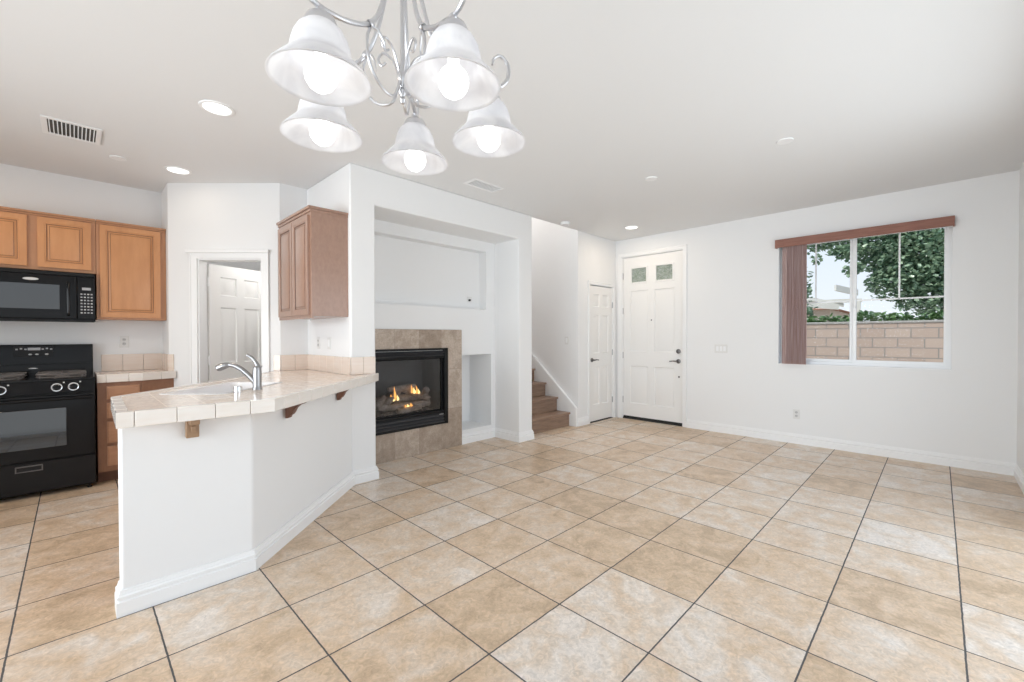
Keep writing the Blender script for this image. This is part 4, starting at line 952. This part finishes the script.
vent(2.72, 3.12, 3.18, 3.36, 'slim white air vent on the ceiling before the fireplace', 14, fr=0.02)

# ------------------------------------------------------------------ chandelier
ccx, ccy = 0.611, 1.004
ch = thing('chandelier', 'brushed silver five-light chandelier with alabaster bell glass shades', 'chandelier', (ccx, ccy, 1.85))
c0 = Vector((ccx, ccy, 0))
# column
colp = [(0, 1.908), (0.005, 1.911), (0.008, 1.920), (0.005, 1.928), (0.010, 1.936), (0.012, 1.943), (0.006, 1.951), (0.009, 1.958), (0.0135, 1.972), (0.0150, 1.985), (0.0125, 2.000), (0.008, 2.012), (0.006, 2.03), (0.0055, 2.60), (0.014, 2.62), (0.014, 2.64), (0.007, 2.66), (0.007, 2.78)]
obj('column', MB().lathe(colp, c0, 20), M['silver'], ch)
obj('canopy', MB().lathe([(0.007, 2.76), (0.03, 2.775), (0.06, 2.80), (0.065, 2.82), (0, 2.82)], c0, 28), M['silver'], ch)
prof_out = [(0.022, 0.118), (0.034, 0.113), (0.045, 0.102), (0.053, 0.086), (0.058, 0.068), (0.0605, 0.053), (0.0635, 0.044), (0.073, 0.034), (0.087, 0.018), (0.099, 0.004), (0.1025, -0.002)]
for k in range(5):
    ang = math.radians(-121+72*k); AR = 0.240
    RT = Vector((math.sin(YAW), -math.cos(YAW), 0)); FW = Vector((math.cos(YAW), math.sin(YAW), 0))
    d = RT*math.cos(ang)+FW*math.sin(ang); P = c0+d*AR; rad = AR
    base = Vector((P.x, P.y, 1.852)); tilt_ = Matrix.Identity(4)
    prof = [(r*1.03, z) for r, z in prof_out]+[(r*1.03-0.004, z-0.001) for r, z in prof_out[::-1]]
    obj('glass_shade', MB().lathe(prof, base, 40, tilt_), M['shade'], ch, sharp=80)
    obj('bulb', MB().lathe([(0.0, -0.032), (0.013, -0.0295), (0.024, -0.0215), (0.0315, -0.009), (0.0335, 0.003), (0.0320, 0.014), (0.0265, 0.025), (0.0175, 0.033), (0.013, 0.040), (0.012, 0.095)], base+Vector((0, 0, 0.006)), 24, tilt_), M['bulb'], ch, 'lit frosted bulb')
    top = base+Vector((0, 0, 0.120))
    obj('shade_holder', MB().lathe([(0.0355, -0.012), (0.034, 0.000), (0.028, 0.012), (0.016, 0.019), (0.010, 0.024), (0.009, 0.034), (0, 0.036)], top, 24), M['silver'], ch)
    def rz(r, z): return c0+d*r+Vector((0, 0, z))
    arm = catmull([rz(0.010, 2.58), rz(0.016, 2.42), rz(0.034, 2.27), rz(0.058, 2.165), rz(0.080, 2.095), rz(0.112, 2.050), rz(0.165, 2.022), rz(0.225, 2.008), rz(0.268, 2.012), rz(0.297, 2.042), rz(0.298, 2.082), rz(0.277, 2.103), rz(0.256, 2.092), rz(0.250, 2.072)], 6)
    na = len(arm); obj('arm', MB().tube(arm, [0.0060 if i < na*0.72 else 0.0060-0.003*(i-na*0.72)/(na*0.28) for i in range(na)], 10), M['silver'], ch)
    obj('lower_scroll', MB().tube(catmull([rz(0.106, 2.046), rz(0.116, 2.01), rz(0.106, 1.955), rz(0.070, 1.918), rz(0.030, 1.918), rz(0.010, 1.965)], 6), 0.0038, 8), M['silver'], ch)
    obj('clasp', MB().lathe([(0.0080, -0.007), (0.0100, -0.004), (0.0100, 0.004), (0.0080, 0.007)], rz(0.106, 2.053), 12, Vector((0, 0, 1)).rotation_difference((d-Vector((0, 0, 0.7))).normalized()).to_matrix().to_4x4()), M['silver'], ch)
    d2_ = Vector((-d.y, d.x, 0))
    obj('leaf_hook', MB().tube(catmull([rz(0.102, 2.050), rz(0.088, 2.046)+d2_*0.006, rz(0.074, 2.025)+d2_*0.012, rz(0.068, 1.995)+d2_*0.014], 5), [0.0038 if i < 8 else 0.0038-0.0033*(i-7)/8 for i in range(16)], 8), M['silver'], ch)
    obj('inner_curl', MB().tube(catmull([rz(0.012, 1.990), rz(0.030, 2.030), rz(0.056, 2.050), rz(0.070, 2.035), rz(0.060, 2.018), rz(0.048, 2.024)], 5), 0.0032, 8), M['silver'], ch)

# ------------------------------------------------------------------ outside the window
struct('ground', MB().box(6.6, 40, -20, 20, -0.15, -0.05), M['ground'], 'bare ground outside the window', 'ground', smooth=False)
bw = thing('block_wall', 'tan concrete block garden wall outside the window', 'garden wall', (10.6, 0, -0.05))
obj('blocks', MB().box(10.6, 10.8, -8, 9, -0.05, 1.53), M['block'], bw, smooth=False)
obj('cap_course', MB().box(10.585, 10.815, -8, 9, 1.53, 1.575), mat('grey_block_cap', (0.36, 0.34, 0.31), 0.9), bw, bevel=0.01)
def leaves(n, centers, size, maple=True):
    mb = MB()
    for _ in range(n):
        c, r = random.choices(centers, weights=[q[1][0]*q[1][1]*q[1][2] for q in centers])[0]
        while True:
            p = Vector([random.uniform(-1, 1) for _ in range(3)])
            if p.length < 1: break
        p = p*(0.35+0.65*p.length) if random.random() < 0.3 else p
        pos = Vector((c[0]+p.x*r[0], c[1]+p.y*r[1], c[2]+p.z*r[2]))
        s = size*random.uniform(0.6, 1.3)
        rot = Matrix.Rotation(random.uniform(0, 2*PI), 4, 'Z') @ Matrix.Rotation(random.uniform(-1.0, 1.0), 4, 'X') @ Matrix.Rotation(random.uniform(-0.8, 0.8), 4, 'Y')
        pts = [(0, 0, 0), (0.45, 0.18, 0.06), (0.30, 0.42, 0.06), (0.42, 0.75, 0.02), (0, 1.0, -0.12), (-0.42, 0.75, 0.02), (-0.30, 0.42, 0.06), (-0.45, 0.18, 0.06)]
        mb.add([pos+rot @ (Vector(q)*s) for q in pts], [(0, 1, 2), (0, 2, 3, 4), (0, 4, 5, 6), (0, 6, 7)])
    return mb
tr = thing('shade_tree', 'large leafy green tree behind the garden wall filling the right window pane', 'tree', (12.6, -0.9, -0.05))
obj('foliage', leaves(24000, [((12.6, -0.30, 2.95), (0.8, 1.45, 1.15)), ((12.5, 0.75, 3.35), (0.6, 0.75, 0.75)), ((12.4, 0.55, 2.45), (0.5, 0.65, 0.45)), ((12.3, 1.75, 3.62), (0.5, 0.9, 0.36)), ((12.3, 2.4, 3.55), (0.4, 0.6, 0.30)), ((12.4, -0.2, 1.95), (0.5, 0.9, 0.25)), ((12.8, -2.2, 3.0), (0.8, 1.0, 1.2))], 0.085), M['leaf'], tr, smooth=False)
obj('twig_cluster', leaves(420, [((12.0, 1.32, 2.75), (0.12, 0.20, 0.16)), ((12.0, 1.45, 3.15), (0.2, 0.36, 0.16)), ((12.0, 2.0, 3.05), (0.1, 0.12, 0.10))], 0.09), M['leaf'], tr, smooth=False)
obj('trunk', MB().tube(catmull([(12.9, -1.0, -0.05), (12.85, -0.95, 0.9), (12.75, -0.8, 1.8), (12.7, -0.5, 2.9), (12.6, -0.3, 4.0)], 5), [0.16-0.005*i for i in range(21)], 10), M['bark'], tr)
obj('branch', MB().tube(catmull([(12.75, -0.8, 2.1), (12.6, 0.2, 3.1), (12.4, 1.2, 3.8), (12.3, 2.3, 4.1)], 5), [0.07-0.0035*i for i in range(16)], 8), M['bark'], tr)
sb = thing('shrub', 'small green shrub behind the wall at the left of the window view', 'shrub', (12.2, 2.55, -0.05))
obj('foliage', leaves(500, [((12.2, 2.42, 2.45), (0.3, 0.30, 0.75)), ((12.2, 2.4, 1.8), (0.4, 0.35, 0.4))], 0.12), M['leaf'], sb, smooth=False)
obj('trunk', MB().tube([(12.2, 2.5, -0.05), (12.2, 2.45, 2.2)], 0.04, 8), M['bark'], sb)
vn = obj('ivy_vine', leaves(1500, [((11.02, -2.0+k*0.5, 1.64+0.03*math.sin(k*2.3)), (0.17, 0.32, 0.07+0.04*abs(math.sin(k*1.7)))) for k in range(12)], 0.085), M['vine'], smooth=False)
tag(vn, 'green ivy trailing along the top of the garden wall', 'vine')
# neighbour's white patio beams
pb = thing('patio_cover', 'white wooden patio cover beams beyond the garden wall', 'patio cover', (16, 2.8, -0.05))
def beam(p0, p1, w_=0.10, h_=0.22):
    p0, p1 = Vector(p0), Vector(p1); d_ = (p1-p0).normalized(); s_ = d_.cross(Vector((0, 0, 1))).normalized()*w_/2; u_ = Vector((0, 0, h_/2)); vs = []
    for p in (p0, p1): vs += [p-s_-u_, p+s_-u_, p+s_+u_, p-s_+u_]
    return MB().add(vs, [(0, 1, 2, 3), (4, 7, 6, 5), (0, 4, 5, 1), (1, 5, 6, 2), (2, 6, 7, 3), (3, 7, 4, 0)])
obj('beam', beam((14.9, 2.06, 2.64), (15.3, 1.62, 2.50), 0.08, 0.16), M['beam'], pb)
obj('beam', beam((14.9, 2.90, 2.22), (15.2, 2.02, 2.12), 0.08, 0.16), M['beam'], pb)
obj('beam', beam((15.1, 2.75, 2.40), (15.5, 1.95, 2.18), 0.06, 0.10), M['beam'], pb)
obj('beam', beam((15.0, 3.4, 2.30), (15.6, 1.55, 2.30), 0.08, 0.10), M['beam'], pb)
obj('post', MB().box(15.3, 15.4, 1.55, 1.65, -0.05, 2.30), M['beam'], pb)
obj('post', MB().box(15.2, 15.3, 3.2, 3.3, -0.05, 2.30), M['beam'], pb)
# neighbouring house low behind the wall
nh = thing('neighbour_house', 'pale house with a red tile roof far behind the garden wall', 'house', (24, 4.5, -0.05))
obj('walls', MB().box(22, 28, 3.2, 9.0, -0.05, 2.4), mat('pale_stucco', (0.62, 0.55, 0.47), 0.9), nh)
obj('roof', MB().add([(21.6, 2.9, 2.4), (28.4, 2.9, 2.4), (28.4, 9.4, 2.4), (21.6, 9.4, 2.4), (25, 5, 3.0), (25, 7.5, 3.0)], [(0, 1, 4), (1, 2, 5, 4), (2, 3, 5), (3, 0, 4, 5), (0, 3, 2, 1)]), mat('roof_tile', (0.42, 0.20, 0.13), 0.9), nh, smooth=False)
